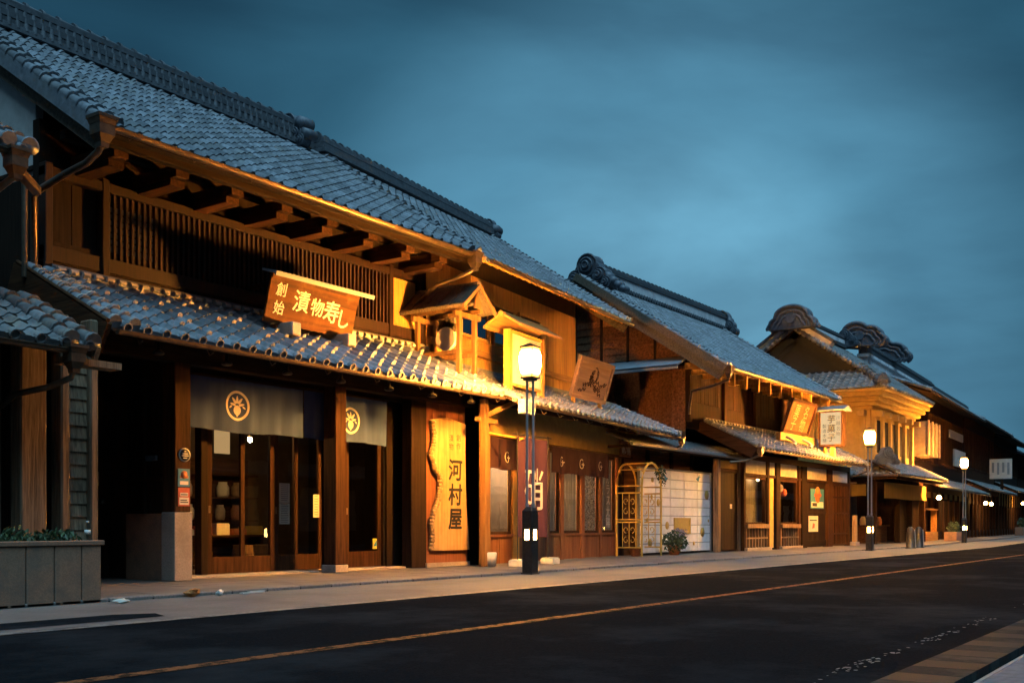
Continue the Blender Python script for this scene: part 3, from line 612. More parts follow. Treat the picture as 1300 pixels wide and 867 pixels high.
m = MB(); ridge(m, (8.45, 16.95, 9.0), (16.0, 16.95, 9.0), 0.5, 0.5, 0.30, 0, 5, ribs=0.15)
BASE[rf1] = BASE[b1]
m.build('roof_ridge', 'tile_ridge', rf1)
m = MB(); oni(m, (16.05, 16.95, 8.95), (0, 1, 0), (1, 0, 0), 0.8, 0.75, 0, 0, 0.2)
m.lathe((16.1, 16.6, 9.42), [(0.13, -0.18), (0.145, 0), (0.13, 0.18)], 14, 0, axis='x'); m.lathe((16.12, 16.5, 9.18), [(0.11, -0.18), (0.125, 0), (0.11, 0.18)], 14, 0, axis='x')
m.build('ridge_end_tile', 'oni', rf1)
m = MB(); m.prism([(-0.02, -0.34), (-0.02, 0.0), (LT1, 0.0), (LT1, -0.34)], Vector(E1) + Vector((-0.02, 0, 0)), T1, Vector((1, 0, 0)).cross(T1), (0.05, 0, 0)); part(m, 'barge_board', 'wood_grey', bevel=0.006)
m = MB(); gutter(m, (8.5, 12.5, 6.2), (16.6, 12.5, 6.17), 0.065); hooks(m, 8.9, 16.4, 12.5, 6.2, 0.98)
hopper(m, (16.68, 12.5, 6.16), [(16.62, 12.55, 5.84), (16.55, 12.9, 5.72), (16.5, 13.3, 5.66), (16.62, 14.0, 5.3), (17.02, 14.1, 5.12), (17.02, 14.1, 4.5)])
hopper(m, (8.46, 12.5, 6.22), [(8.46, 12.6, 5.84), (8.42, 12.8, 5.72), (8.40, 13.2, 5.66), (8.44, 13.9, 5.58), (8.46, 14.1, 5.5), (8.46, 14.1, 4.5)], s=1.15)
part(m, 'rain_gutter', 'copper')
# pent roof over the ground floor
E2, R2 = (8.30, 12.1, 3.46), 0.5
T2 = Vector((0, 1, R2)).normalized(); LT2 = 2.1 * math.hypot(1, R2)
m = MB(); slab(m, E2, (1, 0, 0), T2, 8.75, LT2, 0.05, 0.0); part(m, 'roof_deck', 'wood_black_x')
m = MB(); tiles(m, E2, (1, 0, 0), T2, 8.75, LT2 - 0.12, 0.303, 0.235, lift=0.024, mort=1)
eave_caps(m, E2, (1, 0, 0), T2, 8.75, 0.303, 0.068, 0, 1)
for q in (0.05, 0.34): verge(m, Vector(E2) + Vector((q, -0.02, 0)), T2, LT2 - 0.1, (1, 0, 0), 0.085, 0.26)
for q in (0.05, 0.34):
    for r in range(8): m.tube([Vector(E2) + Vector((q, -0.02, 0)) + T2 * (0.26 * r - 0.01) + Vector((0, 0, .06)), Vector(E2) + Vector((q, -0.02, 0)) + T2 * (0.26 * r + 0.02) + Vector((0, 0, .06))], 0.099, 10, 1)
m.box(8.7, 17.05, 14.02, 14.12, 4.42, 4.52); k = 0; xx = 8.75
while xx < 17.0: m.tube([(xx, 14.0, 4.53), (xx + 0.12, 14.0, 4.53)], 0.045, 6, 1); xx += 0.2
m.tube([(8.7, 14.06, 4.56), (17.05, 14.06, 4.56)], 0.05, 8, 0)
part(m, 'pent_roof', ['tile', 'mortar'])
m = MB(); m.prism([(0, -0.42), (-0.06, -0.05), (-0.06, 0.04), (LT2, 0.04), (LT2, -0.4)], Vector(E2) + Vector((-0.09, 0, 0)), T2, Vector((1, 0, 0)).cross(T2), (0.07, 0, 0)); m.tube([Vector(E2) + Vector((-0.06, -0.05, 0.05)), Vector(E2) + Vector((-0.06, -0.05, 0.05)) + T2 * LT2], 0.03, 6); part(m, 'barge_board', 'wood_brown_y', bevel=0.006)
m = MB(); gutter(m, (8.35, 12.02, 3.40), (17.0, 12.02, 3.37), 0.055); hooks(m, 8.7, 16.8, 12.02, 3.36, 1.15); part(m, 'rain_gutter', 'copper')
m = MB(); n = 30
for i in range(n):
    xx = 8.42 + 8.5 * i / (n - 1); m.beam((xx, 12.2, 3.44), (xx, 13.6, 3.44 + 1.4 * R2), 0.06, 0.08)
part(m, 'rafter', 'wood_black')
for i in range(7):
    xx = 9.3 + 1.2 * i; m = MB(); m.lathe((xx, 12.45, 3.26), [(0.02, 0.16), (0.03, 0.06), (0.075, 0.03), (0.085, 0.0), (0.06, -0.02)], 12); part(m, 'eave_lamp', 'iron')
# ground floor frame
m = MB(); m.box(8.4, 17.65, 13.2, 13.42, 3.32, 3.66); m.box(10.45, 15.9, 13.72, 13.86, 3.3, 3.5); part(m, 'eave_beam', 'wood_black_x', bevel=0.012)
for (x0, x1, y0, y1, z0, mt) in ((10.15, 10.45, 13.2, 13.5, 1.08, 'wood_brown'), (13.54, 13.82, 13.2, 13.5, 0.18, 'wood_brown'), (15.84, 16.3, 13.4, 13.66, 0.04, 'wood_black'), (17.62, 17.82, 13.6, 13.8, 0.04, 'wood_brown')):
    part(B(x0, x1, y0, y1, z0, 3.33 if y0 < 13.5 else 3.6), 'post', mt, bevel=0.015)
part(B(13.515, 13.845, 13.175, 13.525, 0.045, 0.18), 'post_foot', 'stone_pale', bevel=0.012)
part(B(10.135, 10.465, 13.185, 13.5, 0.045, 1.078), 'stone_pier', 'stone_pale', bevel=0.01)
m = MB(); m.box(10.16, 10.42, 13.5, 14.4, 0.045, 1.06); part(m, 'wing_base', 'stone')
m = MB(); planks_v(m, 13.5, 14.4, 10.18, 1.06, 3.5, 0.3, 0.2, axis='x'); m.box(10.14, 10.2, 13.52, 14.4, 1.56, 1.62); m.box(10.13, 10.2, 13.9, 13.96, 1.06, 3.5); part(m, 'wing_wall', 'wood_black', bevel=0.004)
m = MB(); m.box(10.12, 10.16, 13.62, 13.86, 1.86, 1.94); part(m, 'letter_slot', 'lead_grey')
m = MB(); planks_v(m, 8.62, 10.2, 14.9, 0.05, 3.4, 0.26); part(m, 'side_door', 'wood_black')
m = MB(); m.lathe((10.05, 14.83, 1.25), [(0.02, -0.02), (0.045, 0), (0.045, 0.03), (0.02, 0.05)], 10, axis='y'); m.box(9.95, 10.0, 14.86, 14.89, 1.5, 1.72); part(m, 'door_handle', 'copper')
# threshold, doors
m = MB(); m.box(10.47, 13.5, 13.55, 14.2, 0.0, 0.075); m.box(13.85, 15.9, 13.55, 14.2, 0.0, 0.075); part(m, 'threshold', 'stone_pale', bevel=0.01)
def glazed_door(x0, x1, y, z0, z1, mid=None, low=0.28, p=b1):
    m = MB(); st = 0.10
    m.box(x0, x0 + st, y, y + 0.05, z0, z1); m.box(x1 - st, x1, y, y + 0.05, z0, z1)
    m.box(x0 + st, x1 - st, y + 0.002, y + 0.048, z0, z0 + low); m.box(x0 + st, x1 - st, y + 0.002, y + 0.048, z1 - 0.1, z1)
    for q in (mid or []): m.box(q - 0.045, q + 0.045, y + 0.001, y + 0.047, z0 + low, z1 - 0.1)
    m.box(x0 + 0.025, x0 + 0.07, y - 0.006, y, z0 + 1.0, z0 + 1.12, 1)
    d = m.build('door', ['wood_brown', 'copper'], p, bevel=0.006); BASE[d] = BASE[p]
    MB().box(x0 + st - 0.01, x1 - st + 0.01, y + 0.022, y + 0.028, z0 + low - 0.01, z1 - 0.09).build('pane', 'window_glass', d)
    return d
glazed_door(11.40, 12.86, 14.0, 0.08, 3.0, [12.15])
glazed_door(12.90, 14.08, 14.06, 0.08, 3.0, [13.42])
glazed_door(14.62, 15.62, 14.0, 0.08, 3.0, [], 0.3)
for x0, x1 in ((10.5, 10.62), (11.24, 11.38), (14.1, 14.24), (14.5, 14.6), (15.64, 15.76)): part(B(x0, x1, 13.95, 14.11, 0.08, 3.0), 'door_jamb', 'wood_black', bevel=0.008)
m = MB(); m.box(10.5, 15.8, 13.94, 14.1, 3.0, 3.3); part(m, 'lintel', 'wood_black_x')
m = MB(); planks_v(m, 15.66, 16.4, 13.9, 0.06, 3.3, 0.19); planks_v(m, 14.24, 14.5, 14.02, 0.08, 3.2, 0.13); part(m, 'board_panel', 'wood_black')
m = MB(); m.box(16.28, 17.62, 13.46, 13.56, 0.12, 3.5); m.box(16.28, 17.62, 13.40, 13.46, 0.13, 0.38); m.box(16.26, 17.66, 13.36, 13.6, 0.045, 0.13, 1); planks_v(m, 16.3, 17.6, 13.45, 0.38, 3.4, 0.22); part(m, 'wall_panel', ['wood_red', 'stone_pale'])
# inside of the shop
m = MB(); m.box(8.8, 16.8, 17.2, 17.3, 0, 4.0); m.box(8.8, 17.6, 13.9, 17.3, 3.9, 4.0); m.box(10.4, 10.5, 14.1, 17.2, 0, 3.9); m.box(17.5, 17.6, 13.7, 17.2, 0, 3.9); m.box(10.5, 17.5, 14.2, 17.2, 0.05, 0.1); part(m, 'interior', 'interior')
m = MB(); m.box(10.66, 10.72, 14.42, 14.9, 0.4, 1.06); m.box(10.66, 11.18, 14.42, 14.48, 0.4, 1.06); m.box(10.66, 11.18, 14.42, 14.9, 1.06, 1.1); m.box(10.7, 11.14, 14.5, 14.86, 0.1, 0.4)
m.build('cabinet', 'mustard', label='mustard yellow cabinet standing just inside the shop doorway', cat='cabinet')
m = MB(); m.box(11.9, 13.9, 15.4, 15.9, 0.1, 0.16); m.box(11.9, 13.9, 15.4, 15.9, 0.66, 0.7); m.box(11.92, 11.98, 15.42, 15.88, 0.16, 0.66); m.box(13.82, 13.88, 15.42, 15.88, 0.16, 0.66); m.box(11.95, 13.85, 15.8, 15.84, 0.16, 0.66)
m.build('display_table', 'wood_brown_x', label='low wooden display table inside the shop behind the glass doors', cat='table')
for i, (x, y) in enumerate(((13.15, 15.15), (13.62, 15.12))):
    m = MB(); m.lathe((x, y, 0.1), [(0.15, 0), (0.19, 0.12), (0.2, 0.25), (0.18, 0.4), (0.185, 0.42), (0.15, 0.42), (0.15, 0.36)], 18)
    for z in (0.18, 0.36): m.tube(arc((x, y, z), 0.198, 0, 2 * math.pi, 18, (1, 0, 0), (0, 1, 0))[:-1], 0.012, 6, 0, closed=True)
    m.build('barrel', 'basket', label=['wooden pickle barrel inside the shop, nearer the middle door post', 'wooden pickle barrel inside the shop, the right one of the two'][i], cat='barrel', group='barrels inside the shop')
m = MB(); m.box(12.40, 12.72, 15.0, 15.04, 2.15, 2.75); m.build('hanging_sign', 'sign_paper_dim', label='small glowing amber sign board hung inside the shop doorway', cat='sign')  # glowing panel added in place of a reflection in the door glass
for i, x in enumerate((12.72, 12.92)):  # added bulbs stand in for a street lamp reflected in the doors
    t = thing('pendant_lamp', ['bare pendant bulb inside the shop, nearer the glowing board', 'bare pendant bulb inside the shop, right of its twin'][i], 'lamp', (x, 14.7, 2.4), group='pendant bulbs inside the shop')
    MB().lathe((x, 14.7, 2.36), [(0.012, 0), (0.032, 0.02), (0.036, 0.05), (0.02, 0.09)], 12).build('bulb', 'bulb_dim', t); MB().tube([(x, 14.7, 2.45), (x, 14.7, 3.88)], 0.008, 6).build('cord', 'iron', t); MB().lathe((x, 14.7, 2.44), [(0.022, 0), (0.022, 0.06)], 10).build('socket', 'copper', t)
m = MB(); m.box(11.6, 14.8, 16.9, 17.15, 0.1, 2.2)
for z in (0.5, 0.95, 1.4, 1.85): m.box(11.6, 14.8, 16.6, 16.9, z, z + 0.03)
m.build('shelf', 'wood_brown_x', label='tall wooden shelf against the back wall inside the shop', cat='shelf')
for i in range(12):
    x = 12.3 + 0.42 * (i % 6) + random.uniform(-0.05, 0.05); z = (0.98, 1.43)[i // 6]
    m = MB(); r_ = random.uniform(0.09, 0.13); m.lathe((x, 16.74, z), [(r_ * 0.8, 0), (r_, 0.06), (r_, 0.2), (r_ * 0.7, 0.26), (r_ * 0.7, 0.3)], 12); m.build('pickle_jar', ['stone_pale', 'terracotta', 'paper', 'basket'][i % 4], label='round lidded pickle jar on the shelf inside the dark wooden shop', cat='jar', group='pickle jars on the shop shelf')
for i in range(5):
    x = 12.0 + 0.4 * i; m = MB(); m.box(x, x + 0.3, 15.45, 15.8, 0.70, 0.80 + 0.05 * (i % 3)); m.box(x + 0.01, x + 0.29, 15.46, 15.79, 0.80 + 0.05 * (i % 3), 0.815 + 0.05 * (i % 3)); m.build('goods_box', ['paper', 'red_print', 'print_white', 'orange_print', 'mustard'][i], label=['pale paper goods box, leftmost on the low table inside the shop', 'red goods box on the low table inside the shop', 'white goods box on the low table inside the shop', 'orange goods box on the low table inside the shop', 'mustard goods box, rightmost on the low table inside the shop'][i], cat='box', group='goods boxes on the shop table')
# papers on the doors
def paper(x0, x1, y, z0, z1, label, cat='notice', mt='paper', lines=0, col=False):
    m = MB(); m.box(x0, x1, y - 0.006, y, z0, z1, 0, 0.5)
    for i in range(lines): z = z1 - (z1 - z0) * (i + 0.8) / (lines + 0.8); m.box(x0 + 0.03, x1 - 0.03 - random.uniform(0, 0.4) * (x1 - x0) * 0.3, y - 0.008, y - 0.0061, z, z + 0.008, 1)
    return m.build('notice', [mt, 'ink'], label=label, cat=cat)
paper(13.02, 13.26, 14.055, 1.28, 1.62, 'upper white paper notice taped to the second glass door', lines=9)
paper(13.02, 13.26, 14.055, 0.90, 1.27, 'lower white paper notice taped to the second glass door', lines=11)
paper(13.84, 13.99, 14.055, 1.02, 1.44, 'narrow white notice at the right edge of the second glass door', lines=8)
m = MB(); m.box(15.37, 15.49, 13.99, 13.996, 0.42, 0.62, 0); m.prism([(0, 0), (0.1, 0), (0.1, 0.12)], (15.38, 13.989, 0.47), (1, 0, 0), (0, 0, 1), (0, -0.003, 0), 1); m.build('sticker', ['yellow_print', 'blue_print'], label='small yellow and blue sticker low on the narrow door', cat='sticker')
# badges on the first post
m = MB(); m.lathe((10.325, 13.188, 1.94), [(0.105, 0.0), (0.105, 0.012)], 22, 0, axis='y'); m.lathe((10.325, 13.184, 1.94), [(0.088, 0.0), (0.088, 0.004)], 22, 1, axis='y')
for z, w in ((1.985, 0.03), (1.95, 0.10), (1.92, 0.12), (1.885, 0.07)): m.box(10.325 - w / 2, 10.325 + w / 2, 13.178, 13.184, z, z + 0.014, 0)
m.build('badge', ['print_white', 'iron'], label='round dark badge with white rim, topmost on the first post', cat='badge')
m = MB(); m.box(10.205, 10.415, 13.188, 13.198, 1.46, 1.73, 0); m.lathe((10.31, 13.182, 1.64), [(0.06, 0), (0.06, 0.006)], 14, 1, axis='y'); m.box(10.235, 10.385, 13.184, 13.188, 1.59, 1.625, 1); m.box(10.235, 10.385, 13.184, 13.188, 1.49, 1.545, 2); m.build('badge', ['blue_print', 'orange_print', 'print_white'], label='blue square plate with orange picture on the first post', cat='badge')
m = MB(); m.box(10.205, 10.415, 13.188, 13.198, 1.17, 1.445, 0); m.box(10.225, 10.395, 13.184, 13.188, 1.19, 1.30, 1); m.box(10.24, 10.38, 13.184, 13.188, 1.32, 1.37, 1); m.box(10.25, 10.37, 13.181, 13.184, 1.335, 1.35, 2); m.box(10.24, 10.38, 13.181, 13.184, 1.22, 1.235, 2); m.box(10.24, 10.36, 13.181, 13.184, 1.25, 1.265, 2); m.build('badge', ['red_print', 'print_white', 'ink'], label='red and white square plate, lowest on the first post', cat='badge')
m = MB(); m.box(10.46, 10.5, 13.56, 13.72, 0.98, 1.0); m.tube([(10.49, 13.58, 1.0), (10.5, 13.56, 1.3), (10.5, 13.62, 1.42)], 0.02, 6); m.box(10.48, 10.62, 13.5, 13.62, 0.96, 1.0); m.build('umbrella_holder', 'iron', label='black metal bracket fixed beside the first post at the doorway', cat='bracket')

# crest curtains
def crest(mb, f, cx, cz, r, m):
    def put(pts, faces): mb.add([(x, f(x, z) - 0.008, z) for x, z in pts], faces, m, False, 0.5)
    n = 48; o = [(cx + r * math.cos(2 * math.pi * i / n), cz + r * math.sin(2 * math.pi * i / n)) for i in range(n)]; q = [(cx + 0.83 * r * math.cos(2 * math.pi * i / n), cz + 0.83 * r * math.sin(2 * math.pi * i / n)) for i in range(n)]
    put(o + q, [(i, (i + 1) % n, n + (i + 1) % n, n + i) for i in range(n)])
    def blob(x, z, a, b, rot, tip=0):
        pts = [(x, z)]; n = 20
        for i in range(n):
            t = 2 * math.pi * i / n; u, v = a * math.cos(t), b * math.sin(t) * (1 - tip * math.cos(t))
            pts.append((x + u * math.cos(rot) - v * math.sin(rot), z + u * math.sin(rot) + v * math.cos(rot)))
        put(pts, [(0, 1 + i, 1 + (i + 1) % n) for i in range(n)])
    blob(cx, cz - 0.30 * r, 0.33 * r, 0.33 * r, 0)
    put([(cx - 0.16 * r, cz - 0.56 * r), (cx + 0.16 * r, cz - 0.56 * r), (cx, cz - 0.76 * r)], [(0, 2, 1)])
    blob(cx, cz + 0.40 * r, 0.26 * r, 0.10 * r, math.pi / 2, 0.3)
    for s in (-1, 1):
        blob(cx + s * 0.27 * r, cz + 0.33 * r, 0.27 * r, 0.10 * r, math.pi / 2 - s * 0.75, 0.3)
        blob(cx + s * 0.38 * r, cz + 0.08 * r, 0.24 * r, 0.085 * r, math.pi / 2 - s * 1.35 - 0.0, 0.3)
        blob(cx + s * 0.58 * r, cz - 0.10 * r, 0.14 * r, 0.06 * r, math.pi / 2 - s * 2.2, 0.2)
def noren(name, x0, x1, z0, z1, y, label, group, mt, crests=(), bands=(), fr=F1, folds=5, amp=0.015, ph=0.0, marks=()):
    mb, f = cloth(x0, x1, z0, z1, y, amp, folds, ph=ph)
    t = thing(name, label, 'curtain', ((x0 + x1) / 2, y, z1), fr, group)
    mb.build('cloth', mt, t)
    if bands:
        b = MB()
        for a, c in bands:
            n = 6; k = 6; vs = [(x := a + (c - a) * i / n, f(x, z1 + (z0 + 0.01 - z1) * j / k) - 0.003, z1 + (z0 + 0.01 - z1) * j / k) for j in range(k + 1) for i in range(n + 1)]
            b.add(vs, [(j * (n + 1) + i, (j + 1) * (n + 1) + i, (j + 1) * (n + 1) + i + 1, j * (n + 1) + i + 1) for j in range(k) for i in range(n)], 0, True)
        b.build('cloth_band', 'noren_blue_band', t)
    for (cx, cz, r) in crests:
        c = MB(); crest(c, f, cx, cz, r, 0); c.build('crest', 'print_white', t)
    for (cx, cz, r) in marks:
        c = MB(); tmp = MB(); tmp.tube([(cx + r * math.cos(a) * 0.72, 0, cz + r * math.sin(a)) for a in [R(50 + 12.5 * i) for i in range(25)]], 0.10 * r, 5)
        tmp.box(cx - 0.05 * r, cx + 1.15 * r, -0.004, 0, cz - 0.22 * r, cz + 0.0 * r); tmp.box(cx + 0.38 * r, cx + 0.58 * r, -0.004, 0, cz - 0.75 * r, cz + 0.35 * r)
        c.add([(x, f(x, z) - 0.008 + 0.3 * yy, z) for x, yy, z in tmp.v], tmp.f, 0); c.build('emblem', 'print_white', t)
    r = MB(); r.tube([(x0 - 0.04, y, z1 + 0.012), (x1 + 0.04, y, z1 + 0.012)], 0.016, 8); r.build('curtain_rod', 'wood_brown_x', t)
    return t
noren('door_curtain', 10.62, 13.17, 2.40, 3.24, 13.62, 'wide grey blue shop curtain with a white turnip crest in its middle', 'crest curtains of the dark wooden shop', 'noren_blue', [(11.70, 2.83, 0.245)], ph=0.6)
noren('door_curtain', 13.20, 15.37, 2.40, 3.24, 13.62, 'grey blue shop curtain with crest hanging behind the second post', 'crest curtains of the dark wooden shop', 'noren_blue', [(14.36, 2.80, 0.245)], ph=1.9)

# big wooden name board on the pent roof
t = thing('name_board', 'large varnished wooden board with white brush writing on the tiled pent roof', 'sign', (13.05, 13.3, 4.1))
def lean(xb0, xb1, zb, zt, yb, yt): # corners of a board leaning over the street: returns point(u,v), ax, ay
    ay = Vector((0, yt - yb, zt - zb)).normalized(); ax = Vector((1, 0, 0)); h = math.hypot(yt - yb, zt - zb)
    return Vector((xb0, yb, zb)), ax, ay, xb1 - xb0, h, ax.cross(ay)
o, ax, ay, w, h, nn = lean(12.03, 14.08, 4.24, 5.0, 13.34, 13.14)
m = MB(); m.prism([(0, 0), (w, 0), (w, h), (0, h)], o - nn * 0.05, ax, ay, nn * 0.05); m.prism([(0, 0), (0.0, 0.05), (w, 0.05), (w, 0)], o, ax, ay, nn * 0.025); m.prism([(0, h - 0.07), (0.0, h), (w, h), (w, h - 0.07)], o, ax, ay, nn * 0.03)
m.build('board', 'wood_sign', t, bevel=0.006)
m = MB()
for ch, u, v, s in (('創', 0.24, 0.56, 0.24), ('始', 0.25, 0.26, 0.24), ('漬', 0.72, 0.44, 0.38), ('物', 1.10, 0.40, 0.32), ('寿', 1.45, 0.38, 0.40), ('し', 1.78, 0.30, 0.36)): glyph(m, ch, o + ax * u + ay * v, ax, ay, s, 0, 0.008, bold=0.012)
m.build('lettering', 'print_white', t)
m = MB(); m.prism([(-0.13, h + 0.01), (w + 0.16, h + 0.01), (w + 0.16, h + 0.045), (-0.13, h + 0.045)], o - nn * 0.12, ax, ay, nn * 0.36); m.prism([(-0.13, h - 0.03), (w + 0.16, h - 0.03), (w + 0.16, h + 0.012), (-0.13, h + 0.012)], o + nn * 0.2, ax, ay, nn * 0.03); m.build('board_cap', 'lead_grey', t)
m = MB(); m.beam(o + ax * 0.3 - nn * 0.08 + ay * 0.7, (12.33, 14.1, 4.9), 0.06, 0.06); m.beam(o + ax * 1.7 - nn * 0.08 + ay * 0.7, (13.73, 14.1, 4.9), 0.06, 0.06); m.build('brace', 'wood_black', t)
for u in (0.42, 1.75):
    m = MB(); m.box(12.03 + u - 0.11, 12.03 + u + 0.11, 13.02, 13.4, 4.03, 4.25); m.build('board_foot', 'stone_pale', t, bevel=0.02)

# live edge plank sign
t = thing('plank_sign', 'tall live edge timber plank with black brush writing on the shop wall', 'sign', (17.0, 13.4, 0.4))
k = [(0.02, 0), (1.26, 0), (1.23, 0.4), (1.16, 0.9), (1.14, 1.5), (1.12, 2.0), (1.14, 2.56), (0.55, 2.66), (0.05, 2.58), (0.12, 2.3), (0.08, 2.05), (0.0, 1.9), (0.09, 1.75), (0.12, 1.62), (0.30, 1.48), (0.30, 1.2), (0.24, 0.98), (0.12, 0.8), (0.02, 0.55), (0.06, 0.3)]
m = MB(); m.prism(k, (16.34, 13.34, 0.38), (1, 0, 0), (0, 0, 1), (0, 0.07, 0)); m.build('plank', 'wood_plank', t, bevel=0.01)
m = MB()
for a, b in zip(k[8:], k[9:] + k[:1]):
    for q in range(4):
        u = (q + 0.5) / 4; x, z = 16.34 + a[0] + (b[0] - a[0]) * u, 0.38 + a[1] + (b[1] - a[1]) * u
        m.lathe((x + 0.03, 13.365, z), [(0.01, -0.05), (0.05, -0.03), (random.uniform(0.05, 0.075), 0.0), (0.045, 0.035), (0.01, 0.05)], 7)
m.build('bark_edge', 'bark_edge', t)
m = MB(); o = Vector((16.34, 13.34, 0.38))
column(m, '創作', o + Vector((0.90, 0, 2.28)), (1, 0, 0), (0, 0, 1), 0.15, 0.17); column(m, '漬物', o + Vector((0.66, 0, 2.26)), (1, 0, 0), (0, 0, 1), 0.15, 0.17)
column(m, '河村屋', o + Vector((0.79, 0, 1.62)), (1, 0, 0), (0, 0, 1), 0.46, 0.50, bold=0.028)
m.build('lettering', 'ink', t)

# roofed turret with the turnip shaped shop sign
t = thing('sign_turret', 'little roofed wooden turret with a hanging turnip shaped shop sign', 'sign turret', (16.92, 13.4, 3.8))
for x in (16.67, 17.17):
    for y, z in ((12.88, 3.72), (13.95, 4.28)):
        B(x - 0.045, x + 0.045, y - 0.045, y + 0.045, z, 5.12).build('post', 'wood_turret', t, bevel=0.006)
m = MB(); 
for x in (16.67, 17.17): m.box(x - 0.035, x + 0.035, 12.9, 13.95, 4.27, 4.35); m.box(x - 0.04, x + 0.04, 12.7, 14.1, 5.12, 5.2)
for y in (12.88, 13.95): m.box(16.5, 17.34, y - 0.04, y + 0.04, 5.0, 5.1)
m.box(16.67, 17.17, 13.9, 13.98, 4.28, 4.36); m.box(16.89, 16.95, 12.7, 14.1, 5.5, 5.56)
m.build('frame', 'wood_turret', t, bevel=0.004)
m = MB()
for s in (-1, 1):
    m.prism([(0, 0.44), (s * 0.52, -0.02), (s * 0.54, 0.03), (0, 0.50)], (16.92, 12.58, 5.14), (1, 0, 0), (0, 0, 1), (0, 1.64, 0))
    for q in range(5): yy = 12.58 + 0.33 * q; m.prism([(0, 0.502), (s * 0.54, 0.032), (s * 0.545, 0.05), (0, 0.52)], (16.92, yy, 5.14), (1, 0, 0), (0, 0, 1), (0, 0.3, 0))
m.tube([(16.92, 12.56, 5.66), (16.92, 14.24, 5.66)], 0.045, 8)
m.build('turret_roof', 'wood_grey', t)
m = MB()
for s in (-1, 1): m.prism([(0, 0.42), (s * 0.53, -0.06), (s * 0.55, 0.03), (0, 0.5)], (16.92, 12.54, 5.14), (1, 0, 0), (0, 0, 1), (0, 0.035, 0))
m.prism([(-0.12, 0.02), (0.12, 0.02), (0.07, 0.2), (0, 0.38), (-0.07, 0.2)], (16.92, 12.6, 5.14), (1, 0, 0), (0, 0, 1), (0, 0.03, 0)); m.build('gable_board', 'wood_turret', t)
m = MB(); m.prism([(0.23 * math.cos(2 * math.pi * q / 28), 0.21 * math.sin(2 * math.pi * q / 28) - (0.07 if q == 21 else 0.0)) for q in range(28)], (16.86, 13.38, 4.64), (0, -1, 0), (0, 0, 1), (0.09, 0, 0))
m.build('turnip_sign', 'print_white', t, bevel=0.02)
m = MB()
for a, l in ((-70, 0.30), (-38, 0.32), (0, 0.30), (38, 0.32), (70, 0.30)):
    ax = Vector((math.cos(R(90 - a)) * 0, math.sin(R(a)), math.cos(R(a)))); sd_ = Vector((0, math.cos(R(a)), -math.sin(R(a))))
    m.prism([(0, 0), (0.09, 0.1), (0.10, 0.2), (0.0, l), (-0.10, 0.2), (-0.09, 0.1)], Vector((16.9, 13.38, 4.8)), sd_, ax, (0.045, 0, 0))
m.build('leaf_carving', 'wood_grey', t)
m = MB(); m.tube([(16.92, 13.38, 5.05), (16.92, 13.38, 5.52)], 0.01, 5); m.build('hanger', 'iron', t)

# ------------------------------------------------------------------ street lamps
def street_lamp(label, x, y, deg=0):
    fr = Frame(x, y, deg); t = thing('street_lamp', label, 'street lamp', (0, 0, 0), fr, 'twin pole street lamps')
    m = MB(); m.box(-0.105, 0.105, -0.105, 0.105, 0.0, 1.14); m.add([(-0.105, -0.105, 1.14), (0.105, -0.105, 1.14), (0.105, 0.105, 1.14), (-0.105, 0.105, 1.14), (-0.055, -0.055, 1.21), (0.055, -0.055, 1.21), (0.055, 0.055, 1.21), (-0.055, 0.055, 1.21)], [(0, 1, 5, 4), (1, 2, 6, 5), (2, 3, 7, 6), (3, 0, 4, 7), (4, 5, 6, 7)])
    m.box(-0.125, 0.125, -0.125, 0.125, 0, 0.03); m.build('base', 'iron', t, bevel=0.006)
    for s in (-1, 1):
        m = MB(); m.tube([(-0.02 * s, 0.052 * s, 1.19), (-0.02 * s, 0.052 * s, 3.5)], 0.024, 12); m.tube([(-0.02 * s, 0.052 * s, 1.2), (-0.02 * s, 0.052 * s, 1.27)], 0.032, 12); m.build('pole', 'pole_grey', t)
    m = MB(); m.box(-0.09, 0.09, -0.09, 0.09, 3.47, 3.52); m.build('pole_collar', 'iron', t)
    prof = ((0.105, 3.53), (0.135, 3.72), (0.14, 3.88), (0.12, 4.06))
    m = MB()
    vs = [(sx * r, sy * r, z) for r, z in prof for sx, sy in ((-1, -1), (1, -1), (1, 1), (-1, 1))]
    m.add(vs, [(4 * i + j, 4 * i + (j + 1) % 4, 4 * i + 4 + (j + 1) % 4, 4 * i + 4 + j) for i in range(3) for j in range(4)] + [(3, 2, 1, 0), (12, 13, 14, 15)]); m.build('lantern_glass', 'lantern_glow', t)
    m = MB()
    for sx in (-1, 1):
        for sy in (-1, 1): m.tube([(sx * (r + 0.004), sy * (r + 0.004), z) for r, z in prof], 0.008, 5)
    m.box(-0.125, 0.125, -0.125, 0.125, 3.505, 3.53); m.build('lantern_frame', 'iron', t)
    m = MB(); m.box(-0.135, 0.135, -0.135, 0.135, 4.06, 4.085); m.add([(-0.125, -0.125, 4.085), (0.125, -0.125, 4.085), (0.125, 0.125, 4.085), (-0.125, 0.125, 4.085), (0, 0, 4.15)], [(0, 1, 4), (1, 2, 4), (2, 3, 4), (3, 0, 4)]); m.build('lantern_cap', 'iron', t)
    for k, (ax, s) in enumerate((('x', -1), ('y', -1), ('x', 1), ('y', 1))):
        m = MB(); a, b = s * 0.105, s * 0.108
        if ax == 'x': m.box(min(a, b), max(a, b), -0.045, 0.045, 0.62, 0.80)
        else: m.box(-0.045, 0.045, min(a, b), max(a, b), 0.62, 0.80)
        m.build('base_light', 'base_glow', t)
    return t
street_lamp('nearest tall street lamp with twin grey poles, before the plum banner', 15.85, 10.64)
street_lamp('middle twin pole street lamp standing beside the corner sweet shop', 36.2, 10.56)
street_lamp('farthest of the three twin pole lanterns, beyond the two black bollards', 54.0, 11.3, 3.5)

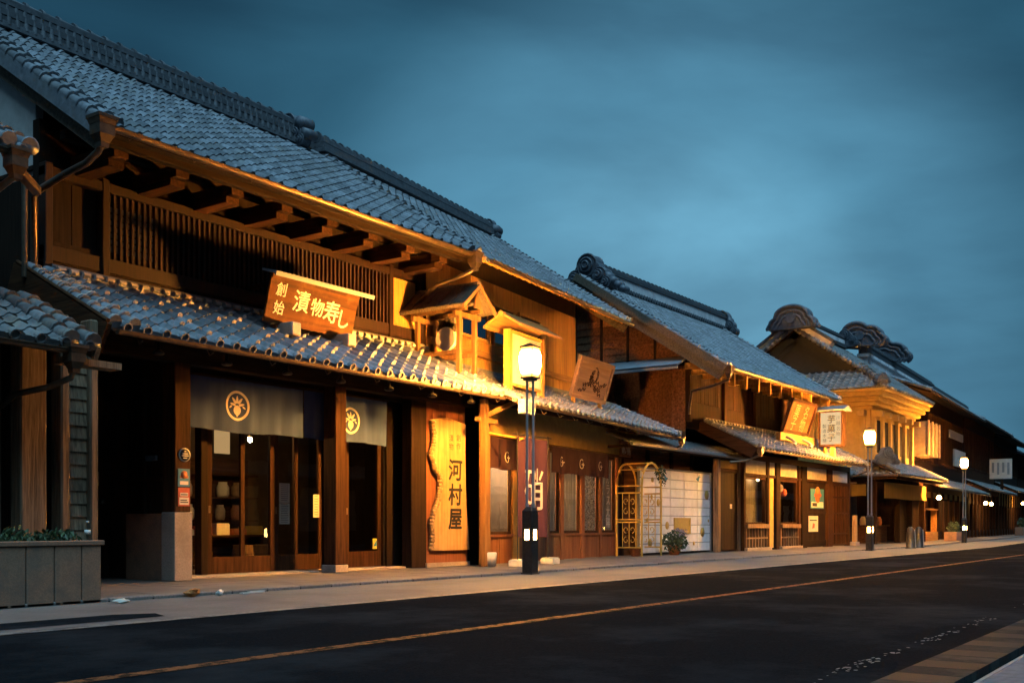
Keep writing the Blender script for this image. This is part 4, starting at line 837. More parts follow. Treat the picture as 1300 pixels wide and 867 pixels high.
# ------------------------------------------------------------------ planter and litter in front of the neighbour
t = thing('planter', 'long grey stone planter box with low dark shrubs', 'planter', (5.8, 11.15, 0))
m = MB()
xs = [4.0, 4.45, 4.9, 5.32, 5.74, 6.06, 6.39, 6.72, 7.05, 7.30]
for a, b in zip(xs, xs[1:]): m.box(a + 0.006, b - 0.006, 10.80, 10.88, 0.0, 0.66)
m.box(7.215, 7.30, 10.885, 11.5, 0.0, 0.66); m.box(3.98, 7.33, 10.78, 10.95, 0.66, 0.715); m.box(7.16, 7.33, 10.95, 11.5, 0.66, 0.714); m.box(4, 7.2, 11.44, 11.52, 0, 0.7); m.box(4.0, 7.25, 10.86, 10.9, 0.0, 0.6)
m.build('stone_slabs', 'stone', t, bevel=0.008)
m = MB(); m.box(4, 7.2, 10.88, 11.45, 0.5, 0.64); m.build('soil', 'soil', t)
def foliage(mb, c, r, n, s=0.05, m=0, flat=0.7):
    for _ in range(n):
        v = Vector((random.gauss(0, 1), random.gauss(0, 1), random.gauss(0, 1))).normalized() * (random.random() ** 0.4)
        p = Vector(c) + Vector((v.x * r[0], v.y * r[1], v.z * r[2])); q = Vector((random.gauss(0, 1), random.gauss(0, 1), random.gauss(0.4, 0.6))).normalized()
        a = q.orthogonal().normalized(); b = q.cross(a); L_ = s * random.uniform(0.6, 1.3); w_ = L_ * 0.42
        mb.add([p - a * L_, p - a * L_ * 0.1 + b * w_ + q * L_ * 0.12, p + a * L_, p - a * L_ * 0.1 - b * w_ + q * L_ * 0.12], [(0, 3, 2, 1)], m)
for i in range(11):
    m = MB(); x = 4.3 + i * 0.27; foliage(m, (x, 11.12, 0.72), (0.19, 0.22, random.uniform(0.10, 0.16)), 170, 0.045)
    for k in range(4): m.tube([(x + random.uniform(-.05, .05), 11.1, 0.62), (x + random.uniform(-.15, .15), 11.1 + random.uniform(-.1, .1), 0.8)], 0.006, 4)
    m.build('shrub', 'leaf', t)
m = MB(); m.lathe((7.22, 10.95, 0.714), [(0.03, 0), (0.034, 0.015), (0.033, 0.13), (0.028, 0.165), (0.014, 0.19), (0.014, 0.205)], 14); bt = thing('plastic_bottle', 'clear plastic bottle standing on the end of the stone planter', 'bottle', (7.22, 10.95, 0.714))
m.build('bottle_body', 'bottle_glass', bt); MB().lathe((7.22, 10.95, 0.714), [(0.017, 0.2), (0.017, 0.222)], 12).build('cap', 'plastic_white', bt); MB().lathe((7.22, 10.95, 0.714), [(0.0345, 0.07), (0.0345, 0.12)], 14).build('bottle_label', 'print_white', bt)
def crumple(name, c, r, mt, label, n=26, flat=0.5):
    m = MB(); vs = []
    for j in range(5):
        for i in range(8):
            a = 2 * math.pi * i / 8; e = math.pi * (j + 0.5) / 5; k = r * random.uniform(0.55, 1.25)
            vs.append((c[0] + k * math.sin(e) * math.cos(a) * 1.2, c[1] + k * math.sin(e) * math.sin(a), max(c[2] + 0.003, c[2] + r * flat + k * flat * math.cos(e))))
    fs = [(8 * j + i, 8 * j + (i + 1) % 8, 8 * j + 8 + (i + 1) % 8, 8 * j + 8 + i) for j in range(4) for i in range(8)] + [tuple(range(8)), tuple(range(39, 31, -1))]
    m.add(vs, fs); m.build(name, mt, label=label, cat='litter')
crumple('paper_scrap', (7.38, 10.55, 0.004), 0.085, 'paper', 'pale crumpled paper scrap on the roadside by the planter', flat=0.3)
crumple('dry_leaf', (8.50, 10.70, 0.004), 0.10, 'dry_leaf', 'curled brown dead leaf lying by the kerb', flat=0.55)
crumple('paper_scrap', (8.85, 10.62, 0.004), 0.055, 'print_white', 'small white paper scrap right of the dead leaf', flat=0.7)
m = MB(); m.box(9.25, 9.62, 10.66, 10.72, 0.006, 0.018); m.box(9.4, 9.66, 10.69, 10.74, 0.018, 0.028); m.build('paper_strip', 'paper', label='flat pale paper strip lying against the kerb', cat='litter')

# ------------------------------------------------------------------ neighbour on the left
b0 = thing('old_house', 'weathered wooden house with tiled eaves at the left picture edge', 'building', (5.5, 12.2, 0))
m = MB(); m.box(2.0, 7.2, 13.3, 13.5, 0, 5.3); m.box(7.95, 8.1, 12.3, 18, 0.0, 3.3); m.box(2, 7.2, 12.95, 13.3, 3.6, 5.4, 1); m.box(2, 8.0, 12.4, 18, 3.3, 3.36); part(m, 'wall', ['wood_black', 'plaster_ochre'], b0)
for (x0, x1, y0, mt) in ((7.06, 7.40, 12.05, 'wood_old'), (7.62, 7.74, 12.1, 'wood_old'), (8.02, 8.14, 12.1, 'wood_old'), (6.84, 6.97, 12.3, 'wood_old'), (6.1, 6.4, 12.05, 'wood_old'), (5.1, 5.3, 12.1, 'wood_old')):
    part(B(x0, x1, y0, y0 + 0.24, 0.0, 3.5), 'post', mt, b0, bevel=0.02)
m = MB(); planks_h(m, 7.74, 8.02, 12.2, 0.0, 3.3, 0.165, 0.03, lap=0.02); part(m, 'board_panel', 'wood_old', b0)
m = MB(); planks_v(m, 2.0, 7.6, 12.75, 0.0, 3.5, 0.3); m.box(2, 8.1, 12.15, 12.35, 3.1, 3.3); part(m, 'wall_panel', 'wood_black', b0)
Ea, Ra = (2.0, 11.2, 2.98), 0.48; Ta = Vector((0, 1, Ra)).normalized(); La = 1.5 * math.hypot(1, Ra)
m = MB(); slab(m, Ea, (1, 0, 0), Ta, 5.45, La, 0.06, 0); part(m, 'roof_deck', 'wood_black_x', b0)
m = MB(); tiles(m, Ea, (1, 0, 0), Ta, 5.45, La, 0.3, 0.235); eave_caps(m, Ea, (1, 0, 0), Ta, 5.45, 0.3, 0.065, 0, 0)
for q in (5.42, 5.14): verge(m, Vector(Ea) + Vector((q, -0.04, 0)), Ta, La, (1, 0, 0), 0.095, 0.27)
m.lathe((7.42, 11.17, 3.04), [(0.11, -0.03), (0.11, 0.0), (0.085, 0.0), (0.075, 0.02)], 12, 0, axis='y'); m.lathe((7.14, 11.17, 3.04), [(0.11, -0.03), (0.11, 0.0), (0.085, 0.0), (0.075, 0.02)], 12, 0, axis='y')
part(m, 'pent_roof', 'tile_old', b0)
m = MB(); gutter(m, (2, 11.12, 2.93), (7.2, 11.12, 2.9), 0.055); hopper(m, (7.16, 11.12, 2.9), [(7.14, 11.15, 2.58), (7.02, 11.4, 2.48), (6.9, 11.9, 2.42), (6.9, 12.2, 2.3)], s=0.9)
part(m, 'rain_gutter', 'copper', b0)
m = MB(); m.beam((7.48, 11.15, 2.9), (7.48, 12.3, 3.45), 0.06, 0.16); m.box(7.2, 7.95, 11.35, 11.6, 2.78, 2.86); part(m, 'barge_board', 'wood_old', b0)
Eb = (2.0, 12.0, 5.34); Tb = Vector((0, 1, 0.5)).normalized()
m = MB(); slab(m, Eb, (1, 0, 0), Tb, 5.1, 5.5, 0.08, 0); part(m, 'roof_deck', 'wood_black_x', b0)
m = MB(); tiles(m, Eb, (1, 0, 0), Tb, 5.1, 5.5, 0.3, 0.25); eave_caps(m, Eb, (1, 0, 0), Tb, 5.1, 0.3, 0.06)
for q in (5.1, 4.85): verge(m, Vector(Eb) + Vector((q, -0.04, 0)), Tb, 5.5, (1, 0, 0), 0.09, 0.27)
m.lathe((7.12, 11.96, 5.4), [(0.11, -0.03), (0.11, 0.0), (0.085, 0.0), (0.075, 0.02)], 12, 0, axis='y')
part(m, 'roof', 'tile', b0)
m = MB(); gutter(m, (2, 11.92, 5.28), (6.95, 11.92, 5.26), 0.055); hopper(m, (6.92, 11.92, 5.24), [(6.9, 12.0, 4.95), (6.85, 12.4, 4.8), (6.82, 12.9, 4.7)], s=1.0); m.tube([(8.2, 13.9, 5.7), (8.2, 13.9, 4.3)], 0.04, 8); m.beam((6.95, 12.0, 5.12), (7.6, 12.6, 5.1), 0.1, 0.1); part(m, 'rain_gutter', 'copper', b0)

# ------------------------------------------------------------------ building 2 : the glass shop (turned a little away from the street)
b2 = thing('glass_shop', 'wooden shop with plum curtains and amber upper wall, right of the plank sign', 'building', (3.5, 0, 0), F2)
def part2(mb, name, mats, bevel=0.0): return mb.build(name, mats, b2, F2, bevel)
m = MB(); m.box(-0.9, 6.5, 0.95, 1.1, 4.0, 6.9); m.box(6.35, 6.5, 1.1, 6.3, 3.0, 6.6); m.prism([(0.95, 6.6), (6.3, 6.6), (3.7, 8.75)], (6.36, 0, 0), (0, 1, 0), (0, 0, 1), (0.12, 0, 0)); m.box(-0.9, 8.5, 6.3, 6.4, 0, 6.6); m.box(6.9, 7.05, 0.3, 6.3, 0, 3.4); m.box(-0.05, 0.1, 0.1, 6.3, 0, 3.5); m.box(0.1, 6.9, 5.0, 5.1, 0, 3.5); m.box(-0.9, 7, 1.1, 6.3, 3.5, 3.55)
part2(m, 'wall', ['wood_black'])
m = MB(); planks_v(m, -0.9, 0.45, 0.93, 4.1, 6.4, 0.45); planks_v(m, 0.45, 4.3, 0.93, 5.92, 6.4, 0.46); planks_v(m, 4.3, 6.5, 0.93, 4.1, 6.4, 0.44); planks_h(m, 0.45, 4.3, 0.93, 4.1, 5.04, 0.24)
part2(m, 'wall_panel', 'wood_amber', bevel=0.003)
m = MB(); m.box(-0.9, 6.55, 0.82, 0.95, 4.62, 4.76); part2(m, 'sill_beam', 'wood_amber_x', bevel=0.008)
m = MB(); planks_h(m, 0.95, 6.4, 6.5, 4.3, 8.4, 0.24, 0.03, axis='x')
m = MB()
n = 18
for i in range(n):
    z0 = 4.2 + i * 0.24; y1 = 6.3 if z0 < 6.6 else 6.3 - (z0 - 6.6) / 0.66; y0 = 0.95 if z0 < 6.9 else 0.95 + (z0 - 6.9) / 0.66
    if y1 - y0 > 0.2: m.box(6.5, 6.53, y0, y1, z0, z0 + 0.232)
part2(m, 'gable_wall', 'wood_board')
for (x0, x1, z0, z1) in ((0.45, 1.6, 5.06, 5.9), (1.9, 2.85, 5.06, 5.9), (3.2, 4.28, 5.06, 5.9)):
    m = MB(); t_ = 0.07
    m.box(x0 - t_, x0, 0.86, 0.95, z0 - t_, z1 + t_); m.box(x1, x1 + t_, 0.86, 0.95, z0 - t_, z1 + t_); m.box(x0, x1, 0.865, 0.95, z0 - t_, z0); m.box(x0, x1, 0.865, 0.95, z1, z1 + t_)
    w_ = m.build('window', 'wood_amber', b2, F2, 0.004); BASE[w_] = BASE[b2]; MB().box(x0, x1, 0.90, 0.906, z0, z1).build('pane', 'mirror_glass', w_)
E3 = (-0.95, -0.5, 6.2); T3 = Vector((0, 1, 0.66)).normalized(); L3 = 4.2 * math.hypot(1, 0.66)
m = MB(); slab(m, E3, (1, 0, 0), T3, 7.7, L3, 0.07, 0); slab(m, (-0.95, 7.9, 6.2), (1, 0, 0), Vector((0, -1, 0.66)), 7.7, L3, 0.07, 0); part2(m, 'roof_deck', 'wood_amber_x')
m = MB(); tiles(m, E3, (1, 0, 0), T3, 7.7, L3 - 0.1, 0.285, 0.235); eave_caps(m, E3, (1, 0, 0), T3, 7.7, 0.285, 0.055); tiles(m, (-0.95, 7.9, 6.2), (1, 0, 0), (0, -1, 0.66), 7.7, L3 - 0.1, 0.6, 0.6)
for q in (7.7, 7.48): verge(m, Vector(E3) + Vector((q, 0, 0)), T3, L3, (1, 0, 0), 0.08, 0.26)
rf = part2(m, 'roof', 'tile'); BASE[rf] = BASE[b2]
m = MB(); ridge(m, (-1.0, 3.7, 8.98), (6.7, 3.7, 8.98), 0.30, 0.42, 0.27, 0, 3); m.build('roof_ridge', 'tile_ridge', rf)
m = MB(); oni(m, (6.74, 3.7, 8.9), (0, 1, 0), (1, 0, 0), 0.55, 0.6, 0, 0, 0.16); m.lathe((6.8, 3.5, 9.15), [(0.13, -0.2), (0.15, 0), (0.13, 0.15)], 12, 0, axis='x'); m.build('ridge_end_tile', 'oni', rf)
m = MB()
for i in range(26): xx = -0.8 + 7.4 * i / 25; m.beam((xx, -0.38, 6.19), (xx, 1.0, 6.19 + 1.38 * 0.66), 0.06, 0.085)
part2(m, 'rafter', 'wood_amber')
m = MB(); m.prism([(-0.02, -0.3), (-0.02, 0), (L3, 0), (L3, -0.3)], Vector(E3) + Vector((7.66, 0, 0)), T3, Vector((1, 0, 0)).cross(T3), (0.05, 0, 0)); part2(m, 'barge_board', 'wood_grey')
m = MB(); gutter(m, (-0.9, -0.6, 6.16), (6.75, -0.6, 6.13), 0.055); part2(m, 'rain_gutter', 'copper')
E4 = (-0.95, -1.1, 3.37); R4 = 0.44; T4 = Vector((0, 1, R4)).normalized(); L4 = 2.05 * math.hypot(1, R4)
m = MB(); slab(m, E4, (1, 0, 0), T4, 10.05, L4, 0.05, 0); part2(m, 'roof_deck', 'wood_black_x')
m = MB(); tiles(m, E4, (1, 0, 0), T4, 10.05, L4, 0.285, 0.235, mort=1); eave_caps(m, E4, (1, 0, 0), T4, 10.05, 0.285, 0.055, 0, 0)
for q in (10.0, 9.75): verge(m, Vector(E4) + Vector((q, -0.02, 0)), T4, L4, (1, 0, 0), 0.075, 0.26)
m.box(-0.9, 9.1, 0.80, 0.92, 4.24, 4.36)
part2(m, 'pent_roof', ['tile', 'mortar'])
m = MB(); gutter(m, (-0.9, -1.2, 3.31), (9.1, -1.2, 3.28), 0.05); hooks(m, -0.5, 8.9, -1.2, 3.26, 0.75); hopper(m, (9.0, -1.18, 3.28), [(8.95, -1.0, 3.0), (8.9, -0.6, 2.9)], s=0.7); part2(m, 'rain_gutter', 'copper')
m = MB()
for i in range(32): xx = -0.8 + 9.8 * i / 31; m.beam((xx, -1.0, 3.36), (xx, 0.1, 3.36 + 1.1 * R4), 0.055, 0.075)
part2(m, 'rafter', 'wood_black')
m = MB(); m.box(-0.06, 8.3, -0.02, 0.12, 2.76, 3.42); part2(m, 'plaster_band', 'plaster_ochre')
m = MB(); m.box(-0.1, 8.4, -0.1, 0.1, 3.42, 3.6); m.box(-0.1, 8.3, -0.06, 0.1, 2.68, 2.76); part2(m, 'eave_beam', 'wood_brown_x', bevel=0.008)
for x0, x1 in ((-0.2, -0.06), (1.06, 1.36), (2.72, 2.9), (3.5, 3.68), (4.7, 4.9), (5.88, 6.02), (6.98, 7.12)):
    part2(B(x0, x1, -0.05, 0.1, 0.05, 2.7 if x0 > 0 else 3.42), 'post', 'wood_amber' if x0 < 1.2 else 'wood_red', bevel=0.006)
m = MB(); planks_v(m, -0.06, 6.98, -0.012, 0.06, 0.62, 0.11, 0.05); part2(m, 'dado_boards', 'wood_red')
m = MB(); m.box(-0.06, 6.98, -0.05, 0.1, 0.62, 0.68); part2(m, 'window_sill', 'wood_red', bevel=0.005)
for x0, x1 in ((-0.06, 1.06), (2.9, 3.5), (3.68, 4.7), (4.9, 5.88), (6.02, 6.98)):
    m = MB(); m.box(x0, x0 + 0.05, 0.0, 0.06, 0.68, 2.68); m.box(x1 - 0.05, x1, 0.0, 0.06, 0.68, 2.68); m.box(x0 + 0.05, x1 - 0.05, 0.002, 0.058, 2.6, 2.68); m.box(x0 + 0.05, x1 - 0.05, 0.002, 0.058, 0.68, 0.74)
    w_ = m.build('window', 'wood_brown', b2, F2, 0.004); BASE[w_] = BASE[b2]; MB().box(x0 + 0.05, x1 - 0.05, 0.02, 0.026, 0.74, 2.6).build('pane', 'window_glass', w_)
    if x0 > 2:
        c, f_ = cloth(x0 + 0.05, x1 - 0.06, 0.72, 2.58, 0.075, 0.018, 6 if x0 < 4 else 5, ph=x0); o_ = c.build('window_curtain', 'lace' if 4 < x0 < 6 else 'curtain', w_)
m = MB(); planks_v(m, 1.36, 2.72, 0.02, 0.68, 2.7, 0.34); part2(m, 'wall_panel', 'wood_red')
m = MB(); planks_v(m, 7.12, 8.4, 0.02, 0.05, 2.76, 0.2); part2(m, 'board_panel', 'wood_black')
m = MB(); column(m, 'ガラス太陽', (6.55, 0.016, 2.1), (1, 0, 0), (0, 0, 1), 0.30, 0.29); part2(m, 'window_lettering', 'print_white')
m = MB(); m.box(6.1, 6.95, 0.5, 0.53, 2.0, 2.68); part2(m, 'lit_screen', 'green_screen')
m = MB(); m.box(0.2, 6.8, 1.5, 1.6, 0.1, 2.9); part2(m, 'interior', 'interior')
m = MB(); m.tube([(-0.35, -0.15, 2.78), (-0.45, -1.0, 2.62)], 0.03, 6); m.tube([(-0.45, -1.0, 2.60), (0.4, -0.9, 2.74)], 0.03, 6); part2(m, 'awning_arm', 'wood_amber')
m = MB(); m.box(-0.92, -0.78, -0.46, -0.32, 0.05, 3.4); m.box(-0.5, -0.32, -0.25, -0.1, 0.05, 3.4); m.box(-1.0, -0.2, -0.36, -0.26, 2.95, 3.05); m.beam((-0.6, -0.2, 3.05), (-0.35, -0.9, 3.4), 0.1, 0.1); part2(m, 'corner_post', 'wood_turret', bevel=0.01)
m = MB(); m.lathe((-0.7, -0.45, 0.05), [(0.12, 0), (0.14, 0.26), (0.13, 0.28)], 14); m.build('bucket', 'plastic_white', label='small pale bucket between the plank sign and plum curtains', cat='bucket', fr=F2)
noren('door_curtain', -0.16, 1.34, 2.06, 2.7, -0.12, 'short plum curtain with one white emblem, left of the banner', 'plum curtains of the glass shop', 'noren_plum', fr=F2, folds=3, amp=0.02, ph=0.5, marks=[(0.62, 2.33, 0.11)])
for i, (x0, x1, lb) in enumerate(((2.86, 3.98, 'first plum curtain panel right of the banner, with white emblem'), (4.0, 5.12, 'plum curtain panel with white emblem, between two more'), (5.14, 6.28, 'plum curtain panel with white emblem, nearest the gold arch'))):
    noren('door_curtain', x0, x1, 2.10, 2.71, -0.12, lb, 'plum curtains of the glass shop', 'noren_plum', fr=F2, folds=2.5, amp=0.018, ph=i * 1.3, marks=[(x0 + 0.55, 2.38, 0.11)])
t = thing('door_plaque', 'small red brown plaque with white lettering under the eave', 'sign', (7.5, -0.1, 2.7), F2)
m = MB(); m.box(7.12, 7.86, -0.12, -0.08, 2.72, 3.14); m.build('board', 'wood_red', t, F2, 0.004); m = MB()
for i, ch in enumerate('青い鳥'): glyph(m, ch, (7.28 + 0.21 * i, -0.12, 2.9), (1, 0, 0), (0, 0, 1), 0.25, 0)
m.build('lettering', 'print_white', t, F2)
for k, u in enumerate((0.5, 3.2, 4.3, 5.4)):  # bulbs added to brighten the windows and curtains from behind
    l_ = thing('pendant_lamp', ['bare bulb behind the glass shop window left of the banner', 'bare bulb behind the first lace curtained window', 'bare bulb behind the middle lace curtained window', 'bare bulb behind the last lace curtained window'][k], 'lamp', (u, 0.75, 2.3), F2, 'bulbs inside the glass shop')
    MB().lathe((u, 0.75, 2.24), [(0.012, 0), (0.03, 0.02), (0.034, 0.05), (0.02, 0.09)], 10).build('bulb', 'bulb_lace', l_, F2); MB().tube([(u, 0.75, 2.33), (u, 0.75, 3.4)], 0.008, 5).build('cord', 'iron', l_, F2)
# banner stand
t = thing('banner_stand', 'tall plum cloth banner with a bold white character on two poles', 'banner', (0.13, -1.0, 0), F2)
c, f_ = cloth(-0.5, 0.78, 0.62, 2.66, -1.0, 0.03, 1.6, 30, 16, ph=0.8); c.build('cloth', 'banner_plum', t, F2)
m = MB(); tmp = MB(); glyph(tmp, '硝', (0.16, 0, 1.62), (1, 0, 0), (0, 0, 1), 0.95, lift=0); m.add([(x, f_(x, z) - 0.012, z) for x, y, z in tmp.v], tmp.f); m.build('lettering', 'paper', t, F2)
for x in (-0.56, 0.84): m = MB(); m.tube([(x, -1.0, 0.1), (x, -1.0, 2.75)], 0.011, 8); m.build('pole', 'iron', t, F2)
m = MB(); m.tube([(-0.75, -1.0, 2.70), (1.0, -1.0, 2.72)], 0.012, 8); m.build('crossbar', 'iron', t, F2)
for x in (-0.5, 0.95): m = MB(); m.box(x - 0.17, x + 0.17, -1.15, -0.85, 0.05, 0.17); m.box(x - 0.18, x + 0.18, -1.12, -0.88, 0.17, 0.19); m.build('base_weight', 'plastic_white', t, F2, 0.015)
# signs on the pent roof
t = thing('roofed_signboard', 'pale upright board under a little tiled roof, just behind the nearest lantern', 'sign', (0.65, -0.55, 3.7), F2)
m = MB(); m.box(-0.05, 1.35, -0.58, -0.5, 3.82, 4.85); m.build('board', 'plaster_white', t, F2, 0.005)
m = MB(); m.box(-0.15, -0.05, -0.62, -0.46, 3.6, 4.92); m.box(1.35, 1.45, -0.62, -0.46, 3.6, 4.92); m.box(-0.05, 1.35, -0.6, -0.48, 4.85, 4.92); m.box(-0.05, 1.35, -0.6, -0.48, 3.76, 3.82); m.build('frame', 'wood_amber', t, F2)
m = MB()
for s in (-1, 1): m.prism([(0, 0.24), (s * 0.42, 0.0), (s * 0.42, 0.05), (0, 0.30)], (-0.4, -0.54, 4.92), (0, 1, 0), (0, 0, 1), (2.1, 0, 0))
m.tube([(-0.42, -0.54, 5.2), (1.72, -0.54, 5.2)], 0.05, 8); m.build('sign_roof', 'wood_amber_x', t, F2)
t = thing('carved_board', 'square carved wooden board leaning out over the pent roof, framed', 'sign', (4.7, -0.4, 3.9), F2)
o, ax, ay, w, h, nn = lean(3.66, 5.72, 3.96, 4.92, -0.22, -0.5)
m = MB(); m.prism([(0, 0), (w, 0), (w, h), (0, h)], o - nn * 0.05, ax, ay, nn * 0.05); m.build('board', 'wood_carved', t, F2, 0.006)
m = MB(); q = 0.09
for (a, b, c_, d) in ((0, w, 0, q), (0, w, h - q, h), (0, q, q, h - q), (w - q, w, q, h - q)): m.prism([(a, c_), (b, c_), (b, d), (a, d)], o, ax, ay, nn * 0.04)
m.build('frame', 'wood_carved', t, F2, 0.008)
m = MB()
cx, cz = w * 0.5, h * 0.62
for k in range(5): a0 = random.uniform(0, 6); m.tube([o + ax * (cx + rr * math.cos(a0 + q)) + ay * (cz + 0.8 * rr * math.sin(a0 + q)) + nn * 0.004 for q, rr in [(0.35 * i, 0.07 + 0.045 * k + 0.015 * math.sin(3 * i)) for i in range(9 + k)]], 0.012, 5)
for k in range(16):
    u, v = random.uniform(0.25, w - 0.3), random.uniform(0.15, h * 0.5); m.tube([o + ax * (u + 0.05 * i) + ay * (v + 0.04 * math.sin(2.2 * i + k)) + nn * 0.004 for i in range(5)], 0.011, 5)
m.build('carving', 'wood_brown', t, F2)
m = MB(); m.beam(o + ax * 0.2 - nn * 0.05 + ay * 0.1, o + ax * 0.2 - Vector((0, 0, 0.16)), 0.08, 0.08); m.beam(o + ax * 1.8 - nn * 0.05 + ay * 0.1, o + ax * 1.8 - Vector((0, 0, 0.16)), 0.08, 0.08); m.build('board_foot', 'wood_amber', t, F2)
t = thing('flood_light', 'small square floodlight fixed under the eave behind the nearest lamp pole', 'light', (-0.6, -1.3, 3.1), F2)
m = MB(); m.prism([(0, 0), (0.42, 0), (0.42, 0.24), (0, 0.28)], (-0.9, -1.36, 3.08), (1, 0, 0), (0, 0, 1), (0, 0.16, 0)); m.build('housing', 'plastic_white', t, F2, 0.01); MB().box(-0.86, -0.52, -1.372, -1.362, 3.12, 3.30).build('lens', 'lead_grey', t, F2); MB().tube([(-0.7, -1.3, 3.33), (-0.7, -1.15, 3.42)], 0.02, 6).build('bracket', 'iron', t, F2)

# ------------------------------------------------------------------ gold arch, panel screen, pots
t = thing('garden_arch', 'gold painted metal garden arch with scroll side panels', 'arch', (25.4, 13.5, 0.05))
def hoop(x0, x1, y): return [(x0, y, 0.05), (x0, y, 1.85)] + [((x0 + x1) / 2 - (x1 - x0) / 2 * math.cos(math.pi * i / 10), y, 1.9 + 0.62 * math.sin(math.pi * i / 10)) for i in range(1, 10)] + [(x1, y, 1.85), (x1, y, 0.05)]
for y in (13.1, 13.85): MB().tube(hoop(24.75, 25.85, y), 0.03, 8).build('hoop', 'gold_paint', t)
for x in (24.75, 25.85):
    m = MB()
    for z in (0.28, 0.95, 1.02, 1.72): m.tube([(x, 13.1, z), (x, 13.85, z)], 0.022, 6)
    for y in (13.28, 13.67): m.tube([(x, y, 0.28), (x, y, 0.95)], 0.014, 6); m.tube([(x, y, 1.02), (x, y, 1.72)], 0.014, 6)
    for zc in (0.615, 1.37):
        for sy in (-1, 1):
            for sz in (-1, 1): m.tube([(x, 13.475 + sy * (0.085 + rr * math.cos(a)), zc + sz * (0.14 + rr * math.sin(a))) for a, rr in [(0.55 * i - 1.5, 0.095 - 0.0075 * i) for i in range(11)]], 0.012, 5)
        m.tube([(x, 13.475, zc - 0.32), (x, 13.475, zc + 0.32)], 0.014, 5)
    m.build('side_panel', 'gold_paint', t)
m = MB()
for i in range(5):
    a = math.pi * (i + 0.0) / 4; x = 25.3 - 0.55 * math.cos(a); z = 1.9 + 0.62 * math.sin(a); m.tube([(x, 13.1, z), (x, 13.85, z)], 0.018, 6)
m.build('rung', 'gold_paint', t)
m = MB(); foliage(m, (25.75, 13.08, 2.28), (0.16, 0.14, 0.2), 120, 0.05); foliage(m, (25.9, 13.08, 2.05), (0.1, 0.1, 0.15), 50, 0.045); m.build('wreath', 'leaf', label='small bunch of dried leaves tied to the gold arch', cat='wreath')
t = thing('panel_screen', 'white gridded screen of panels with gold dots and small blue birds', 'screen', (27.8, 13.6, 0.06))
m = MB(); x0, x1, z0, z1 = 25.6, 30.1, 0.1, 2.42; nx, nz = 5, 9
m.box(x0, x1, 13.62, 13.7, z0, z1)
m.build('backing', 'curtain', t)
m = MB()
for i in range(nx):
    for j in range(nz):
        a, b = x0 + (x1 - x0) * i / nx, x0 + (x1 - x0) * (i + 1) / nx; c, d = z0 + (z1 - z0) * j / nz, z0 + (z1 - z0) * (j + 1) / nz
        m.box(a + 0.015, b - 0.015, 13.6 - random.uniform(0, 0.006), 13.62, c + 0.010, d - 0.010)
m.build('panels', 'panel_white', t, bevel=0.005)
m = MB(); m.box(x1, x1 + 0.06, 13.57, 13.72, 0.06, z1 + 0.03); m.box(x0, x1, 13.58, 13.71, z1, z1 + 0.04); m.build('screen_frame', 'lead_grey', t)
m = MB()
for (x, z, r) in ((26.3, 2.12, .07), (26.65, 1.5, .10), (27.2, 0.86, .11), (29.85, 1.78, .14), (29.55, 0.66, .14), (28.95, 0.33, .06), (29.98, 1.0, .045), (26.0, 1.0, .07), (26.15, 0.38, .12), (26.25, 1.65, .06)): m.lathe((x, 13.593, z), [(r, -0.008), (r, 0.003)], 20, 0, axis='y')
m.build('gold_dot', 'gold_paint', t)
m = MB(); m.box(27.62, 28.68, 13.56, 13.6, 0.62, 0.68); m.box(27.62, 28.68, 13.56, 13.6, 1.02, 1.08); m.box(27.62, 27.7, 13.56, 13.6, 0.68, 1.02); m.box(28.6, 28.68, 13.56, 13.6, 0.68, 1.02); m.box(27.7, 28.6, 13.58, 13.6, 0.68, 1.02, 1); m.build('hatch', ['gold_paint', 'gold_paint'], t)
m = MB()
for (x, z, s) in ((27.05, 2.2, 1), (29.3, 2.25, -1)): m.prism([(-0.16 * s, 0.08), (-0.02 * s, 0.02), (0.02 * s, -0.08), (0.12 * s, -0.06), (0.2 * s, 0.0), (0.1 * s, 0.02), (0.04 * s, 0.06), (-0.04 * s, 0.12), (-0.03 * s, 0.05)], (x, 13.594, z), (1, 0, 0), (0, 0, 1), (0, -0.004, 0))
m.build('bird_print', 'blue_print', t)
for k, (x, y, r, h, lb, fl) in enumerate(((25.05, 13.45, 0.17, 0.2, 'small terracotta pot standing inside the gold arch', 0), (26.75, 13.15, 0.2, 0.24, 'bushy potted plant with pale flowers before the white screen', 1))):
    t = thing('flower_pot' if not fl else 'potted_plant', lb, 'pot' if not fl else 'plant', (x, y, 0.05))
    MB().lathe((x, y, 0.05), [(r * 0.65, 0), (r, h), (r * 1.1, h), (r * 1.1, h + 0.03), (r * 0.9, h + 0.03), (r * 0.85, h - 0.02)], 16).build('pot', 'terracotta', t)
    if fl:
        m = MB(); foliage(m, (x, y, 0.42), (0.42, 0.36, 0.30), 620, 0.06); m.build('foliage', 'leaf', t); m = MB(); foliage(m, (x + 0.18, y - 0.1, 0.66), (0.22, 0.2, 0.14), 110, 0.05); m.build('flowers', 'flower', t)
    else: MB().lathe((x, y, 0.05), [(r * 0.5, h - 0.04), (r * 0.82, h - 0.01)], 12).build('soil', 'soil', t)

